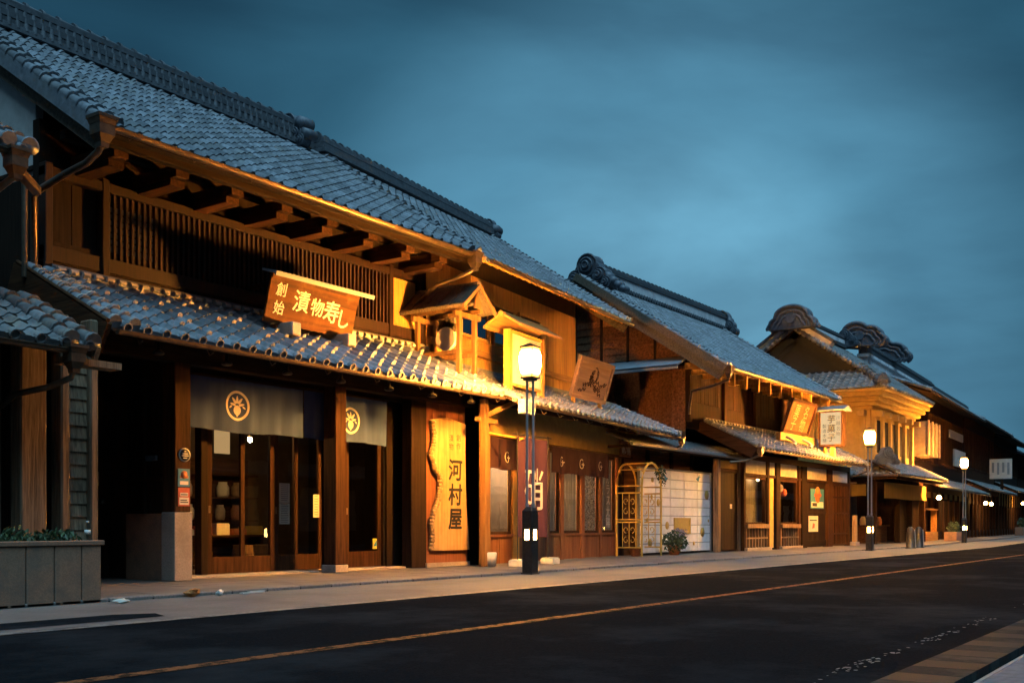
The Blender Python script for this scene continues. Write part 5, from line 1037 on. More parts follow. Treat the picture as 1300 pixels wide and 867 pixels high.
# ------------------------------------------------------------------ board fence and lean-to between the shops
t = thing('board_fence', 'dark board fence under a sheet metal lean-to, behind the white screen', 'fence', (28.5, 14.1, 0))
m = MB(); planks_h(m, 25.4, 29.9, 14.1, 0.05, 3.3, 0.24, 0.03); m.build('boards', 'wood_board', t)
for x in (25.4, 26.9, 28.4, 29.8): B(x - 0.05, x + 0.05, 14.02, 14.1, 0.05, 3.3).build('batten', 'wood_black', t)
m = MB(); m.prism([(13.2, 3.0), (13.2, 3.04), (14.2, 3.42), (14.2, 3.38)], (24.3, 0, 0), (0, 1, 0), (0, 0, 1), (7.8, 0, 0))
for i in range(27): xx = 24.3 + 0.3 * i; m.beam((xx, 13.21, 3.045), (xx, 14.2, 3.425), 0.03, 0.03)
m.tube([(24.3, 13.16, 2.98), (32.1, 13.16, 2.95)], 0.045, 8); m.build('lean_to_roof', 'sheet_metal', t)
m = MB(); m.box(24.4, 32.0, 13.3, 13.4, 2.9, 3.0); m.box(24.4, 24.5, 13.4, 14.1, 2.9, 2.98); m.build('lean_to_beam', 'wood_brown_x', t)
t = thing('plank_gate', 'dark upright plank gate right of the white screen', 'gate', (30.9, 13.4, 0))
m = MB(); planks_v(m, 30.25, 31.7, 13.4, 0.1, 2.5, 0.24, 0.04); m.build('gate_leaf', 'wood_black', t)
for x in (30.18, 31.78): B(x - 0.09, x + 0.09, 13.32, 13.5, 0.0, 2.88).build('gate_post', 'wood_old', t, bevel=0.01)
B(30.27, 31.69, 13.34, 13.46, 2.52, 2.62).build('gate_rail', 'wood_brown_x', t); B(30.27, 31.69, 13.38, 13.44, 2.62, 2.86).build('transom', 'plaster_ochre', t); B(31.1, 31.25, 13.37, 13.378, 1.38, 1.52).build('name_plate', 'print_white', t)

# ------------------------------------------------------------------ building 3 : the sweet shop
b3 = thing('sweet_shop', 'timber shop with tall plastered roof ridge and white upper panels, left of middle lamp', 'building', (36, 13.3, 0))
def part3(mb, name, mats, bevel=0.0): return mb.build(name, mats, b3, F1, bevel)
E5 = (28.95, 12.6, 5.5); R5 = 0.655; T5 = Vector((0, 1, R5)).normalized(); L5 = 4.95 * math.hypot(1, R5); W5 = 10.5
m = MB(); m.box(29.45, 39.4, 14.05, 14.2, 3.8, 6.3); m.box(29.45, 29.6, 14.2, 21.0, 0, 6.2); m.box(39.3, 39.45, 14.2, 21, 0, 6.2); m.box(29.45, 39.45, 21, 21.1, 0, 6.2); m.prism([(14.05, 6.0), (21.0, 6.0), (17.55, 8.6)], (29.47, 0, 0), (0, 1, 0), (0, 0, 1), (0.12, 0, 0)); m.prism([(14.05, 6.0), (21.0, 6.0), (17.55, 8.6)], (39.3, 0, 0), (0, 1, 0), (0, 0, 1), (0.12, 0, 0)); m.box(29.6, 39.3, 14.2, 21, 3.8, 3.85)
part3(m, 'wall', 'wood_black')
m = MB()
for i in range(13):
    z0 = 5.78 + i * 0.23; y0 = 14.1 + max(0, (z0 - 6.25)) / R5; y1 = 20.9 - max(0, (z0 - 6.25)) / R5
    if y1 - y0 > 0.3: m.add([(29.405, y0, z0), (29.45, y0, z0), (29.45, y1, z0), (29.405, y1, z0), (29.438, y0, z0 + 0.236), (29.45, y0, z0 + 0.236), (29.45, y1, z0 + 0.236), (29.438, y1, z0 + 0.236)], [(0, 3, 2, 1), (4, 5, 6, 7), (0, 1, 5, 4), (1, 2, 6, 5), (2, 3, 7, 6), (3, 0, 4, 7)])
planks_v(m, 14.1, 21, 29.44, 3.3, 5.7, 0.22, 0.02, axis='x')
part3(m, 'gable_wall', 'wood_board')
for i in range(7):
    y = 14.15 + i * 0.95; z1 = min(6.2 + (y - 14.1) * R5, 6.2 + (20.9 - y) * R5) - 0.1
    part3(B(29.36, 29.42, y - 0.035, y + 0.035, 5.76, z1), 'batten', 'wood_black')
m = MB(); m.prism([(0, 0), (-0.85, -0.34), (-0.85, -0.29), (0, 0.06)], (29.42, 13.95, 5.92), (1, 0, 0), (0, 0, 1), (0, 3.2, 0)); m.box(28.57, 28.62, 13.95, 17.15, 5.5, 5.62); m.build('shed_roof', 'lead_grey', b3)
m = MB(); m.prism([(0, 0), (0.12, 0.02), (0.3, -0.1), (0.55, -0.14), (0.75, -0.3), (0.95, -0.36), (0.6, -0.34), (0.35, -0.26), (0.1, -0.12)], (28.9, 13.9, 6.0), (0.5, -0.9, 0), (0, 0, 1), (0.05, 0, 0)); part3(m, 'broken_plaster', 'plaster_white')
m = MB(); planks_v(m, 29.6, 39.4, 14.0, 4.62, 5.6, 0.14); planks_h(m, 29.6, 39.4, 13.99, 4.1, 4.6, 0.5, 0.03); part3(m, 'wall_boards', ['wood_brown'])
for x in (29.42, 32.0, 34.6, 37.1, 39.3): part3(B(x - 0.09, x + 0.09, 13.9, 14.06, 4.0, 5.7), 'corner_post' if x in (29.42, 39.3) else 'post', 'wood_brown', bevel=0.01)
m = MB(); m.box(29.3, 39.5, 13.86, 14.06, 5.56, 5.76); m.box(28.95, 39.5, 12.98, 13.12, 5.52, 5.66); part3(m, 'purlin', 'wood_amber_x', bevel=0.01)
for i in range(11):
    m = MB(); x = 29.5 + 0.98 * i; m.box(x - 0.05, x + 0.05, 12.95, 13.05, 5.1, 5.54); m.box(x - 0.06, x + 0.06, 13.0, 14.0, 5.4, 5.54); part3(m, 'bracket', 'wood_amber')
m = MB(); slab(m, E5, (1, 0, 0), T5, W5, L5, 0.08, 0); slab(m, (28.95, 22.5, 5.5), (1, 0, 0), Vector((0, -1, R5)), W5, L5, 0.08, 0); part3(m, 'roof_deck', 'wood_brown_y')
m = MB(); 
for i in range(32): xx = 29.05 + 10.3 * i / 31; m.beam((xx, 12.7, 5.49), (xx, 14.1, 5.49 + 1.4 * R5), 0.07, 0.09)
part3(m, 'rafter', 'wood_brown_y')
m = MB(); tiles(m, E5, (1, 0, 0), T5, W5, L5 - 0.1, 0.285, 0.235); eave_caps(m, E5, (1, 0, 0), T5, W5, 0.285, 0.055); tiles(m, (28.95, 22.5, 5.5), (1, 0, 0), (0, -1, R5), W5, L5, 0.6, 0.6)
for q in (0.02, 0.26, W5 - 0.05): verge(m, Vector(E5) + Vector((q, 0, 0)), T5, L5, (1, 0, 0), 0.085, 0.26)
rf = part3(m, 'roof', 'tile'); BASE[rf] = BASE[b3]
m = MB(); m.prism([(-0.05, -0.42), (-0.12, 0.02), (L5 + 0.1, 0.02), (L5 + 0.1, -0.42)], Vector(E5) + Vector((-0.06, 0, 0)), T5, Vector((1, 0, 0)).cross(T5), (0.07, 0, 0)); m.prism([(-0.05, -0.16), (-0.1, 0.05), (L5 + 0.1, 0.05), (L5 + 0.1, -0.16)], Vector(E5) + Vector((-0.12, 0, 0)), T5, Vector((1, 0, 0)).cross(T5), (0.06, 0, 0))
Tb_ = Vector((0, -1, R5)).normalized(); m.prism([(-0.05, -0.42), (-0.12, 0.02), (L5 + 0.1, 0.02), (L5 + 0.1, -0.42)], (28.89, 22.5, 5.5), Tb_, Vector((0, R5, 1)).normalized(), (0.07, 0, 0)); part3(m, 'barge_board', 'wood_grey', bevel=0.006)
m = MB(); ridge(m, (29.6, 17.55, 8.52), (39.9, 17.55, 8.52), 0.78, 0.62, 0.3, 0, 8, band=(0.24, 0.74), bm=1)
for i in range(52):
    xx = 29.6 + 0.195 * i
    for z in (8.70,): m.tube([(xx, 17.2, z), (xx, 17.28, z + 0.0)], 0.075, 8, 0)
m.build('roof_ridge', ['tile_ridge', 'plaster_ridge'], rf)
m = MB(); oni(m, (29.55, 17.5, 8.4), (0, 1, 0), (-1, 0, 0), 1.5, 1.18, 0, 0, 0.42)
for s in (-1, 1):
    for k in range(5): a = k / 4; m.lathe((29.55, 17.5 + s * (0.5 + 0.75 * a), 8.9 - 0.6 * a), [(0.02, -0.2), (0.17 - 0.03 * k * 0.5, -0.16), (0.17 - 0.015 * k, 0.16), (0.02, 0.2)], 12, 0, axis='x')
m.build('ridge_end_tile', 'oni', rf)
m = MB(); oni(m, (40.05, 17.55, 8.45), (0, 1, 0), (1, 0, 0), 1.1, 1.05, 0, 0, 0.3)
for k in range(4): m.lathe((40.1 + 0.22 * k, 17.35, 9.0 - 0.22 * k), [(0.05, -0.2), (0.24 - 0.03 * k, -0.15), (0.24 - 0.03 * k, 0.15), (0.05, 0.2)], 12, 0, axis='x')
m.build('ridge_end_tile', 'oni', rf)
m = MB(); gutter(m, (29.0, 12.5, 5.46), (39.3, 12.5, 5.42), 0.06); hooks(m, 29.4, 39, 12.5, 5.44, 1.0); hopper(m, (29.0, 12.5, 5.44), [(29.0, 12.52, 5.1), (29.0, 13.0, 4.95), (29.05, 13.7, 4.85), (29.3, 13.9, 4.4), (29.3, 13.9, 4.2)]); part3(m, 'rain_gutter', 'copper')
E6 = (30.35, 12.2, 3.2); R6 = 0.5; T6 = Vector((0, 1, R6)).normalized(); L6 = 1.8 * math.hypot(1, R6); W6 = 11.0
m = MB(); slab(m, E6, (1, 0, 0), T6, W6, L6, 0.05, 0); part3(m, 'roof_deck', 'wood_brown_y')
m = MB(); tiles(m, E6, (1, 0, 0), T6, W6, L6 - 0.1, 0.285, 0.235, mort=1); eave_caps(m, E6, (1, 0, 0), T6, W6, 0.285, 0.055)
for q in (0.03, 0.28, W6 - 0.04): verge(m, Vector(E6) + Vector((q, -0.02, 0)), T6, L6 - 0.1, (1, 0, 0), 0.08, 0.26)
xx = 30.5
while xx < 41.2: m.tube([(xx, 13.84, 4.12), (xx + 0.13, 13.84, 4.12)], 0.05, 6, 1); xx += 0.24
m.tube([(30.4, 13.9, 4.14), (41.3, 13.9, 4.14)], 0.055, 8, 0)
part3(m, 'pent_roof', ['tile_old', 'mortar'])
m = MB(); m.prism([(0, -0.34), (-0.06, 0.0), (L6, 0.0), (L6, -0.34)], Vector(E6) + Vector((-0.06, 0, 0)), T6, Vector((1, 0, 0)).cross(T6), (0.06, 0, 0)); part3(m, 'barge_board', 'wood_brown_y', bevel=0.005)
m = MB(); gutter(m, (30.35, 12.1, 3.14), (41.4, 12.1, 3.1), 0.05); hopper(m, (30.4, 12.1, 3.16), [(30.4, 12.15, 2.95), (30.3, 12.5, 2.8), (30.0, 12.9, 2.76)], s=0.8); hopper(m, (41.3, 12.1, 3.1), [(41.3, 12.2, 2.9), (41.5, 12.8, 2.7)], s=0.7); part3(m, 'rain_gutter', 'copper')
for i in range(24):
    x = 30.7 + 0.45 * i; m = MB(); m.beam((x, 12.25, 3.13), (x, 13.4, 3.7), 0.08, 0.1); part3(m, 'rafter', 'wood_brown_y')
m = MB(); m.box(31.7, 42.6, 13.2, 13.36, 2.96, 3.16); m.box(31.8, 42.6, 13.22, 13.36, 2.44, 2.53); part3(m, 'eave_beam', 'wood_brown_x', bevel=0.01)
for x0, x1, mt in ((31.8, 31.95, 'wood_brown'), (33.8, 33.98, 'wood_brown'), (34.6, 34.98, 'wood_black'), (36.75, 36.95, 'wood_brown'), (37.1, 37.62, 'wood_black'), (39.92, 40.46, 'wood_brown'), (42.45, 42.65, 'wood_brown')):
    part3(B(x0, x1, 13.2, 13.42, 0.045, 2.98), 'post', mt, bevel=0.01)
part3(B(33.98, 34.6, 13.3, 13.4, 0.1, 2.45), 'wall_panel', 'plaster_ochre')
for x0, x1 in ((31.95, 33.8), (33.98, 34.6), (34.98, 36.75), (37.62, 39.92), (40.46, 42.45)): part3(B(x0, x1, 13.27, 13.33, 2.53, 2.96), 'transom', 'plaster_white')
for x0, x1 in ((31.95, 33.8), (34.98, 36.75)):
    m = MB(); m.box(x0, x0 + 0.07, 13.26, 13.34, 0.9, 2.44); m.box(x1 - 0.07, x1, 13.26, 13.34, 0.9, 2.44); m.box(x0 + 0.07, x1 - 0.07, 13.262, 13.338, 2.36, 2.44); m.box(x0 + 0.07, x1 - 0.07, 13.262, 13.338, 0.9, 0.96)
    w_ = m.build('window', 'wood_brown', b3, F1, 0.004); BASE[w_] = BASE[b3]; MB().box(x0 + 0.07, x1 - 0.07, 13.30, 13.306, 0.96, 2.36).build('pane', 'window_glass', w_)
    m = MB(); m.box(x0 - 0.02, x1 + 0.02, 13.12, 13.4, 0.76, 0.9); part3(m, 'window_sill', 'wood_old', bevel=0.008)
    m = MB(); k = 8
    for i in range(k): xx = x0 + 0.06 + (x1 - x0 - 0.12) * i / (k - 1); m.box(xx - 0.03, xx + 0.03, 13.2, 13.25, 0.14, 0.76)
    m.box(x0, x1, 13.198, 13.252, 0.42, 0.47); part3(m, 'lattice', 'wood_old'); part3(B(x0, x1, 13.34, 13.38, 0.1, 0.76), 'dado_boards', 'wood_black')
    part3(B(x0 - 0.1, x1 + 0.15, 13.1, 13.42, 0.0, 0.14), 'plinth', 'stone_pale', bevel=0.01)
m = MB(); planks_v(m, 37.62, 39.92, 13.32, 0.06, 2.44, 0.19); m.box(37.62, 39.92, 13.28, 13.32, 1.3, 1.38); m.box(37.62, 39.92, 13.28, 13.32, 0.1, 0.3); part3(m, 'door', 'wood_black')
m = MB(); k = 11
for i in range(k): xx = 40.5 + 1.9 * i / (k - 1); m.box(xx - 0.025, xx + 0.025, 13.24, 13.29, 0.08, 2.44)
for z in (0.08, 0.5, 1.3, 1.9, 2.38): m.box(40.46, 42.45, 13.235, 13.3, z, z + 0.06)
part3(m, 'lattice_door', 'wood_brown')
m = MB(); m.box(31.9, 42.5, 15.6, 15.7, 0, 3.2); m.box(31.9, 42.5, 13.5, 15.6, 3.14, 3.18); m.box(42.5, 42.6, 13.45, 15.7, 0, 3.2); m.box(31.7, 31.8, 13.45, 15.7, 0, 3.2); part3(m, 'interior', 'interior')
for i, (x, z, mt) in enumerate(((35.25, 2.1, 'red_print'), (35.6, 1.95, 'orange_print'), (35.95, 2.15, 'print_white'), (36.3, 2.0, 'red_print'))):
    t = thing('paper_lantern', ['small red paper lantern, first from the left in the second shop window', 'small orange paper lantern hanging in the second shop window', 'small white paper lantern hanging in the second shop window', 'small red paper lantern, rightmost in the second shop window'][i], 'lantern', (x, 13.6, z), group='paper lanterns in the shop window')
    MB().lathe((x, 13.6, z), [(0.05, -0.14), (0.10, -0.1), (0.125, 0), (0.10, 0.1), (0.05, 0.14)], 14).build('lantern_shade', mt, t); MB().tube([(x, 13.6, z + 0.14), (x, 13.6, 3.13)], 0.006, 5).build('cord', 'iron', t)
m = MB(); m.box(32.1, 33.7, 13.5, 13.56, 0.96, 2.36); m.build('blind', 'curtain', label='pale roller blind lowered behind the first window of the sweet shop', cat='blind')
for k, (x, lb) in enumerate(((33.0, 'bare bulb behind the first window of the sweet shop'), (35.9, 'bare bulb behind the second window of the sweet shop'))):
    t = thing('pendant_lamp', lb, 'lamp', (x, 14.4 if k else 13.48, 2.5)); y = 14.4 if k else 13.46
    MB().lathe((x, y, 2.42), [(0.012, 0), (0.034, 0.03), (0.034, 0.06), (0.02, 0.1)], 10).build('bulb', 'bulb_bright', t); MB().tube([(x, y, 2.5), (x, y, 3.13)], 0.008, 5).build('cord', 'iron', t)
t = thing('poster', 'colourful square poster pinned to the dark shop door', 'poster', (38.9, 13.26, 1.5))
m = MB(); m.box(38.15, 39.6, 13.26, 13.275, 1.48, 2.2); m.build('sheet', 'blue_print', t); m = MB(); m.box(38.25, 39.5, 13.252, 13.259, 1.52, 1.72); m.lathe((38.9, 13.255, 1.98), [(0.3, -0.004), (0.3, 0.003)], 20, 1, axis='y'); m.box(38.5, 39.3, 13.246, 13.25, 1.92, 2.02, 2); m.box(38.3, 38.8, 13.246, 13.251, 1.55, 1.68, 3); m.build('print', ['print_white', 'orange_print', 'red_print', 'ink'], t)
t = thing('poster', 'plain pale notice on the dark shop door, below the colourful poster', 'poster', (38.5, 13.26, 0.7))
m = MB(); m.box(37.95, 38.95, 13.26, 13.275, 0.62, 1.2); m.build('sheet', 'paper', t); m = MB(); m.box(38.05, 38.8, 13.252, 13.259, 1.02, 1.06); m.prism([(0, 0), (0.25, 0.02), (0.28, 0.16), (0.1, 0.2)], (38.3, 13.258, 0.74), (1, 0, 0), (0, 0, 1), (0, -0.004, 0), 1); m.build('print', ['ink', 'red_print'], t)
B(39.2, 39.22, 13.262, 13.27, 1.24, 1.48)
t = thing('marker_post', 'short pale wooden post with a stone foot at the shop corner', 'post', (42.35, 12.9, 0.045))
m = MB(); m.box(42.25, 42.5, 12.88, 13.02, 0.2, 1.24); m.build('shaft', 'wood_plank', t, bevel=0.01); m = MB(); m.box(42.15, 42.6, 12.82, 13.08, 0.045, 0.2); m.build('foot', 'stone_pale', t, bevel=0.02)
# name board and lantern sign
t = thing('name_board', 'slanting wooden board with two faded gilt columns above the tiled pent roof', 'sign', (35.7, 12.8, 3.9))
o, ax, ay, w, h, nn = lean(34.5, 36.95, 4.02, 5.12, 12.98, 12.6)
m = MB(); m.prism([(0, 0), (w, 0), (w, h), (0, h)], o - nn * 0.06, ax, ay, nn * 0.06); m.build('board', 'wood_darksign', t, bevel=0.006)
m = MB(); q = 0.1
for (a, b, c_, d) in ((0, w, 0, q), (0, w, h - q, h), (0, q, q, h - q), (w - q, w, q, h - q)): m.prism([(a, c_), (b, c_), (b, d), (a, d)], o, ax, ay, nn * 0.05)
m.build('frame', 'wood_brown_x', t)
m = MB(); column(m, '名物', o + ax * 1.65 + ay * 0.78, ax, ay, 0.5, 0.46); column(m, '菓子', o + ax * 0.8 + ay * 0.78, ax, ay, 0.5, 0.46); m.build('lettering', 'gilt', t)
m = MB(); m.box(34.3, 37.9, 12.95, 13.1, 3.72, 3.98); 
m.build('support_rail', 'wood_amber_x', t)
for x in (34.8, 36.4): m = MB(); m.tube([(x - 0.2, 12.6, 3.55), (x, 12.6, 3.62), (x + 0.1, 12.75, 3.74), (x, 12.95, 3.86)], 0.05, 6); m.build('board_foot', 'mortar', t)
t = thing('lantern_sign', 'glowing white sign box with black brush writing under a small metal roof', 'sign', (37.6, 12.3, 3.4))
m = MB(); m.box(37.46, 37.78, 11.92, 12.66, 3.72, 4.86); m.build('sign_face', 'sign_paper_lit', t)
m = MB()
for y in (11.86, 12.66): m.box(37.42, 37.8, y, y + 0.06, 3.64, 4.9)
m.box(37.42, 37.8, 11.92, 12.66, 3.64, 3.72); m.box(37.42, 37.8, 11.92, 12.66, 4.86, 4.9); m.build('frame', 'wood_brown', t)
m = MB(); m.prism([(-0.42, 0), (0.42, 0), (0.42, 0.04), (0, 0.2), (-0.42, 0.04)], (37.62, 11.72, 4.9), (1, 0, 0), (0, 0, 1), (0, 1.08, 0)); m.build('sign_roof', 'lead_grey', t)
m = MB(); A, U_ = (0, -1, 0), (0, 0, 1); column(m, '芋菓子', (37.46, 12.27, 4.62), A, U_, 0.30, 0.33, bold=0.02); column(m, '川越名物', (37.46, 12.03, 4.66), A, U_, 0.16, 0.19); column(m, '製造本舗', (37.46, 12.52, 4.38), A, U_, 0.15, 0.17); m.build('lettering', 'ink', t)
m = MB(); m.box(37.55, 37.7, 12.2, 12.35, 3.2, 3.64); m.box(37.55, 37.7, 12.5, 12.6, 3.35, 3.64); m.build('support_post', 'wood_amber', t)

# ------------------------------------------------------------------ building 4 : plastered storehouse shop with corner cornice
b4 = thing('storehouse_shop', 'amber lit plastered storehouse shop with stepped cornice and gabled tile roof', 'building', (49, 13.4, 0))
def part4(mb, name, mats, bevel=0.0): return mb.build(name, mats, b4, F1, bevel)
m = MB(); m.box(46.0, 53.0, 13.4, 20.4, 3.3, 6.2); m.box(46.0, 46.2, 15.2, 20.4, 0.0, 3.3); m.box(46.2, 53.2, 20.2, 20.4, 0, 3.3); part4(m, 'wall', 'plaster_ochre', bevel=0.02)
m = MB()
for k, (e, z0, z1) in enumerate(((0.12, 5.78, 5.95), (0.32, 5.95, 6.12), (0.52, 6.12, 6.30), (0.72, 6.30, 6.50), (0.86, 6.50, 6.62))): m.box(46.0 - e, 53.0 + e * 0.4, 13.4 - e, 20.4 + e, z0, z1 + 0.0)
part4(m, 'cornice', 'plaster_ochre', bevel=0.03)
for i, x in enumerate((46.3, 47.5, 48.7, 49.9, 51.1, 52.4)):
    m = MB(); m.box(x - 0.12, x + 0.12, 13.24, 13.4, 3.6, 5.5); m.prism([(13.4, 5.5), (12.95, 5.5), (12.95, 5.72), (13.4, 5.76)], (x - 0.16, 0, 0), (0, 1, 0), (0, 0, 1), (0.32, 0, 0)); part4(m, 'pilaster', 'plaster_ochre', bevel=0.02)
for i, y in enumerate((13.7, 14.8, 15.9)):
    m = MB(); m.box(45.86, 46.0, y - 0.12, y + 0.12, 3.6, 5.5); m.box(45.55, 46.0, y - 0.16, y + 0.16, 5.5, 5.76); part4(m, 'pilaster', 'plaster_ochre', bevel=0.02)
for x0 in (46.6, 47.8, 49.0, 50.2, 51.4): part4(B(x0, x0 + 0.75, 13.36, 13.40, 4.0, 5.4), 'window', 'wood_black')
Ef = (45.14, 12.54, 6.64); Rf = 0.69; Tf = Vector((0, 1, Rf)).normalized(); Lf = 4.36 * math.hypot(1, Rf); Wf = 8.2
m = MB(); slab(m, (46.5, 12.54, 6.64), (1, 0, 0), Tf, Wf - 1.36, Lf, 0.08, 0); m.add([(45.14, 12.54, 6.6), (46.5, 12.54, 6.6), (46.5, 13.9, 7.56)], [(0, 1, 2)]); m.add([(45.14, 12.54, 6.6), (46.5, 13.9, 7.56), (46.5, 19.9, 7.56), (45.14, 21.26, 6.6)], [(0, 1, 2, 3)]); slab(m, (46.5, 21.26, 6.64), (1, 0, 0), Vector((0, -1, Rf)), Wf - 1.36, Lf, 0.08, 0); part4(m, 'roof_deck', 'wood_black')
m = MB(); tiles(m, Ef, (1, 0, 0), Tf, Wf, Lf - 0.1, 0.30, 0.25, keep=lambda s, q: s > 1.36 or q < s * 1.215); eave_caps(m, Ef, (1, 0, 0), Tf, Wf, 0.30, 0.06)
Ts = Vector((1, 0, Rf)).normalized(); tiles(m, (45.14, 21.26, 6.64), (0, -1, 0), Ts, 8.72, 1.36 * 1.215, 0.30, 0.25, keep=lambda s, q: q / 1.215 < min(s, 8.72 - s)); eave_caps(m, (45.14, 21.26, 6.64), (0, -1, 0), Ts, 8.72, 0.30, 0.06)
for q in (0.0, 0.28): verge(m, Vector((46.35 + q, 13.75, 6.64 + 1.21 * Rf)), Tf, Lf - 1.21 * 1.215, (1, 0, 0), 0.1, 0.27)
verge(m, (46.35, 20.05, 6.64 + 1.21 * Rf), Vector((0, -1, Rf)).normalized(), Lf - 1.21 * 1.215, (-1, 0, 0), 0.1, 0.27)
m.tube([(45.2, 12.6, 6.75), (46.5, 13.9, 7.7)], 0.14, 10)
for k in range(7): a = k / 6; m.tube([(45.2 + 1.3 * a, 12.6 + 1.3 * a, 6.77 + 0.95 * a), (45.26 + 1.3 * a, 12.66 + 1.3 * a, 6.82 + 0.95 * a)], 0.17, 10)
rf = part4(m, 'roof', 'tile_old'); BASE[rf] = BASE[b4]
m = MB(); m.prism([(13.9, 7.55), (19.9, 7.55), (16.9, 9.55)], (46.7, 0, 0), (0, 1, 0), (0, 0, 1), (0.2, 0, 0)); part4(m, 'gable_wall', 'plaster_dark')
m = MB()
for s in (1, -1):
    T_ = Vector((0, s, Rf)).normalized(); N_ = Vector((0, -s * Rf, 1)).normalized(); y0 = 16.9 - s * 3.25
    m.prism([(0, -0.42), (0, -0.12), (3.95, -0.12), (3.95, -0.42)], (46.52, y0, 7.42), T_, N_, (0.12, 0, 0)); m.prism([(0.1, -0.62), (0.1, -0.46), (3.85, -0.46), (3.85, -0.62)], (46.58, y0, 7.42), T_, N_, (0.1, 0, 0))
part4(m, 'barge_board', 'plaster_dark', bevel=0.01)
m = MB()
for s in (1, -1):
    T_ = Vector((0, s, Rf)).normalized(); N_ = Vector((0, -s * Rf, 1)).normalized()
    m.prism([(0, 0), (0, 0.30), (1.75, 0.30), (1.75, 0)], Vector((46.42, 16.9, 9.72)) - T_ * 1.9, T_, N_, (0.36, 0, 0)); m.prism([(-0.05, 0.3), (-0.05, 0.42), (1.85, 0.42), (1.85, 0.3)], Vector((46.32, 16.9, 9.72)) - T_ * 1.9, T_, N_, (0.56, 0, 0), 1)
    for k in range(13):
        q = Vector((46.3, 16.9, 9.66)) - T_ * (0.35 + 0.27 * k) + N_ * 0.02; m.lathe(q, [(0.11, -0.08), (0.11, 0.04)], 9, 2, axis='x')
m.build('raking_ridge', ['plaster_ridge', 'tile_ridge', 'tile_old'], rf)
m = MB(); ridge(m, (46.5, 16.9, 9.62), (53.2, 16.9, 9.62), 0.6, 0.6, 0.3, 0, 6, band=(0.3, 0.7)); m.build('roof_ridge', ['tile_ridge', 'plaster_ridge'], rf)
m = MB(); oni_cloud(m, (46.3, 16.9, 9.62), (0, 1, 0), (-1, 0, 0), 1.75, 1.05, DOME, 0, 0.55); m.box(46.0, 46.5, 16.2, 17.6, 9.60, 9.70); m.build('ridge_end_tile', 'oni', rf)
m = MB(); oni(m, (53.2, 16.7, 9.72), (0, 1, 0), (1, 0, 0), 1.3, 0.9, 0, 0, 0.4); m.build('ridge_end_tile', 'oni', rf)
m = MB(); oni(m, (45.3, 12.7, 6.78), (0.7, -0.7, 0), (-0.7, -0.7, 0), 0.6, 0.45, 0, 0, 0.2); m.build('corner_tile', 'oni', rf)
# pent roof wrapping the corner
m = MB(); tiles(m, (45.2, 12.0, 2.98), (1, 0, 0), Vector((0, 1, 0.5)), 8.4, 1.56, 0.30, 0.25, keep=lambda s, q: q / 1.118 < s); eave_caps(m, (45.2, 12.0, 2.98), (1, 0, 0), Vector((0, 1, 0.5)), 8.4, 0.3, 0.06)
tiles(m, (45.2, 17.6, 2.98), (0, -1, 0), Vector((1, 0, 0.5)), 5.6, 0.95, 0.30, 0.25, keep=lambda s, q: q / 1.118 < 5.6 - s); eave_caps(m, (45.2, 17.6, 2.98), (0, -1, 0), Vector((1, 0, 0.5)), 5.6, 0.3, 0.06)
m.tube([(45.25, 12.05, 3.08), (46.4, 13.2, 3.68)], 0.11, 10)
part4(m, 'pent_roof', 'tile_old')
m = MB(); slab(m, (45.25, 12.02, 2.96), (1, 0, 0), Vector((0, 1, 0.5)), 8.3, 1.5, 0.05, 0); slab(m, (45.22, 17.6, 2.96), (0, -1, 0), Vector((1, 0, 0.5)), 4.0, 0.9, 0.05, 0); m.box(45.4, 53.5, 12.15, 12.3, 2.78, 2.9); m.box(45.4, 45.55, 12.3, 17.5, 2.78, 2.9); part4(m, 'roof_deck', 'wood_brown_x')
m = MB(); oni(m, (45.9, 12.7, 3.42), (0.7, -0.7, 0), (-0.7, -0.7, 0), 0.95, 0.75, 0, 0, 0.3); part4(m, 'corner_tile', 'oni')
m = MB(); gutter(m, (45.2, 11.92, 2.92), (53.6, 11.92, 2.88), 0.05); m.tube([(45.12, 12.0, 2.92), (45.12, 17.4, 2.92)], 0.05, 8); part4(m, 'rain_gutter', 'copper')
for (x, y, mt) in ((46.1, 13.3, 'wood_brown'), (49.9, 13.3, 'wood_black'), (52.0, 13.3, 'wood_black'), (54.3, 13.3, 'wood_brown'), (46.1, 15.0, 'wood_brown')): part4(B(x - 0.13, x + 0.13, y - 0.13, y + 0.13, 0.045, 3.25), 'post', mt, bevel=0.012)
m = MB(); m.box(46.0, 54.4, 13.2, 13.36, 2.72, 3.3); m.box(45.95, 46.12, 13.36, 15.2, 2.72, 3.3); part4(m, 'eave_beam', 'wood_brown_x')
m = MB(); m.box(46.3, 54.3, 16.4, 16.5, 0, 3.3); m.box(54.2, 54.3, 13.4, 16.4, 0, 3.3); m.box(46.3, 54.2, 13.4, 16.4, 0.04, 0.08); part4(m, 'interior', 'interior')
m = MB(); planks_v(m, 50.2, 54.2, 13.42, 0.08, 2.7, 0.3); part4(m, 'door', 'wood_black')
noren('door_curtain', 46.9, 54.1, 2.02, 2.72, 13.05, 'long gold pleated curtain across the shopfront behind the middle lamp', 'gold curtains of the storehouse shop', 'noren_gold', folds=22, amp=0.035)
fr4 = Frame(45.9, 14.6, -90)
noren('door_curtain', -0.3, 1.05, 2.1, 2.6, 0.0, 'short gold split curtain on the side entrance left of the middle lamp', 'gold curtains of the storehouse shop', 'noren_gold', fr=fr4, folds=3, amp=0.03)
m = MB(); m.box(46.6, 49.6, 13.7, 14.4, 0.08, 0.8); m.box(46.5, 49.7, 13.6, 14.45, 0.8, 0.85); m.build('shop_counter', 'wood_brown_x', label='brown shop counter under the long gold curtain', cat='counter')
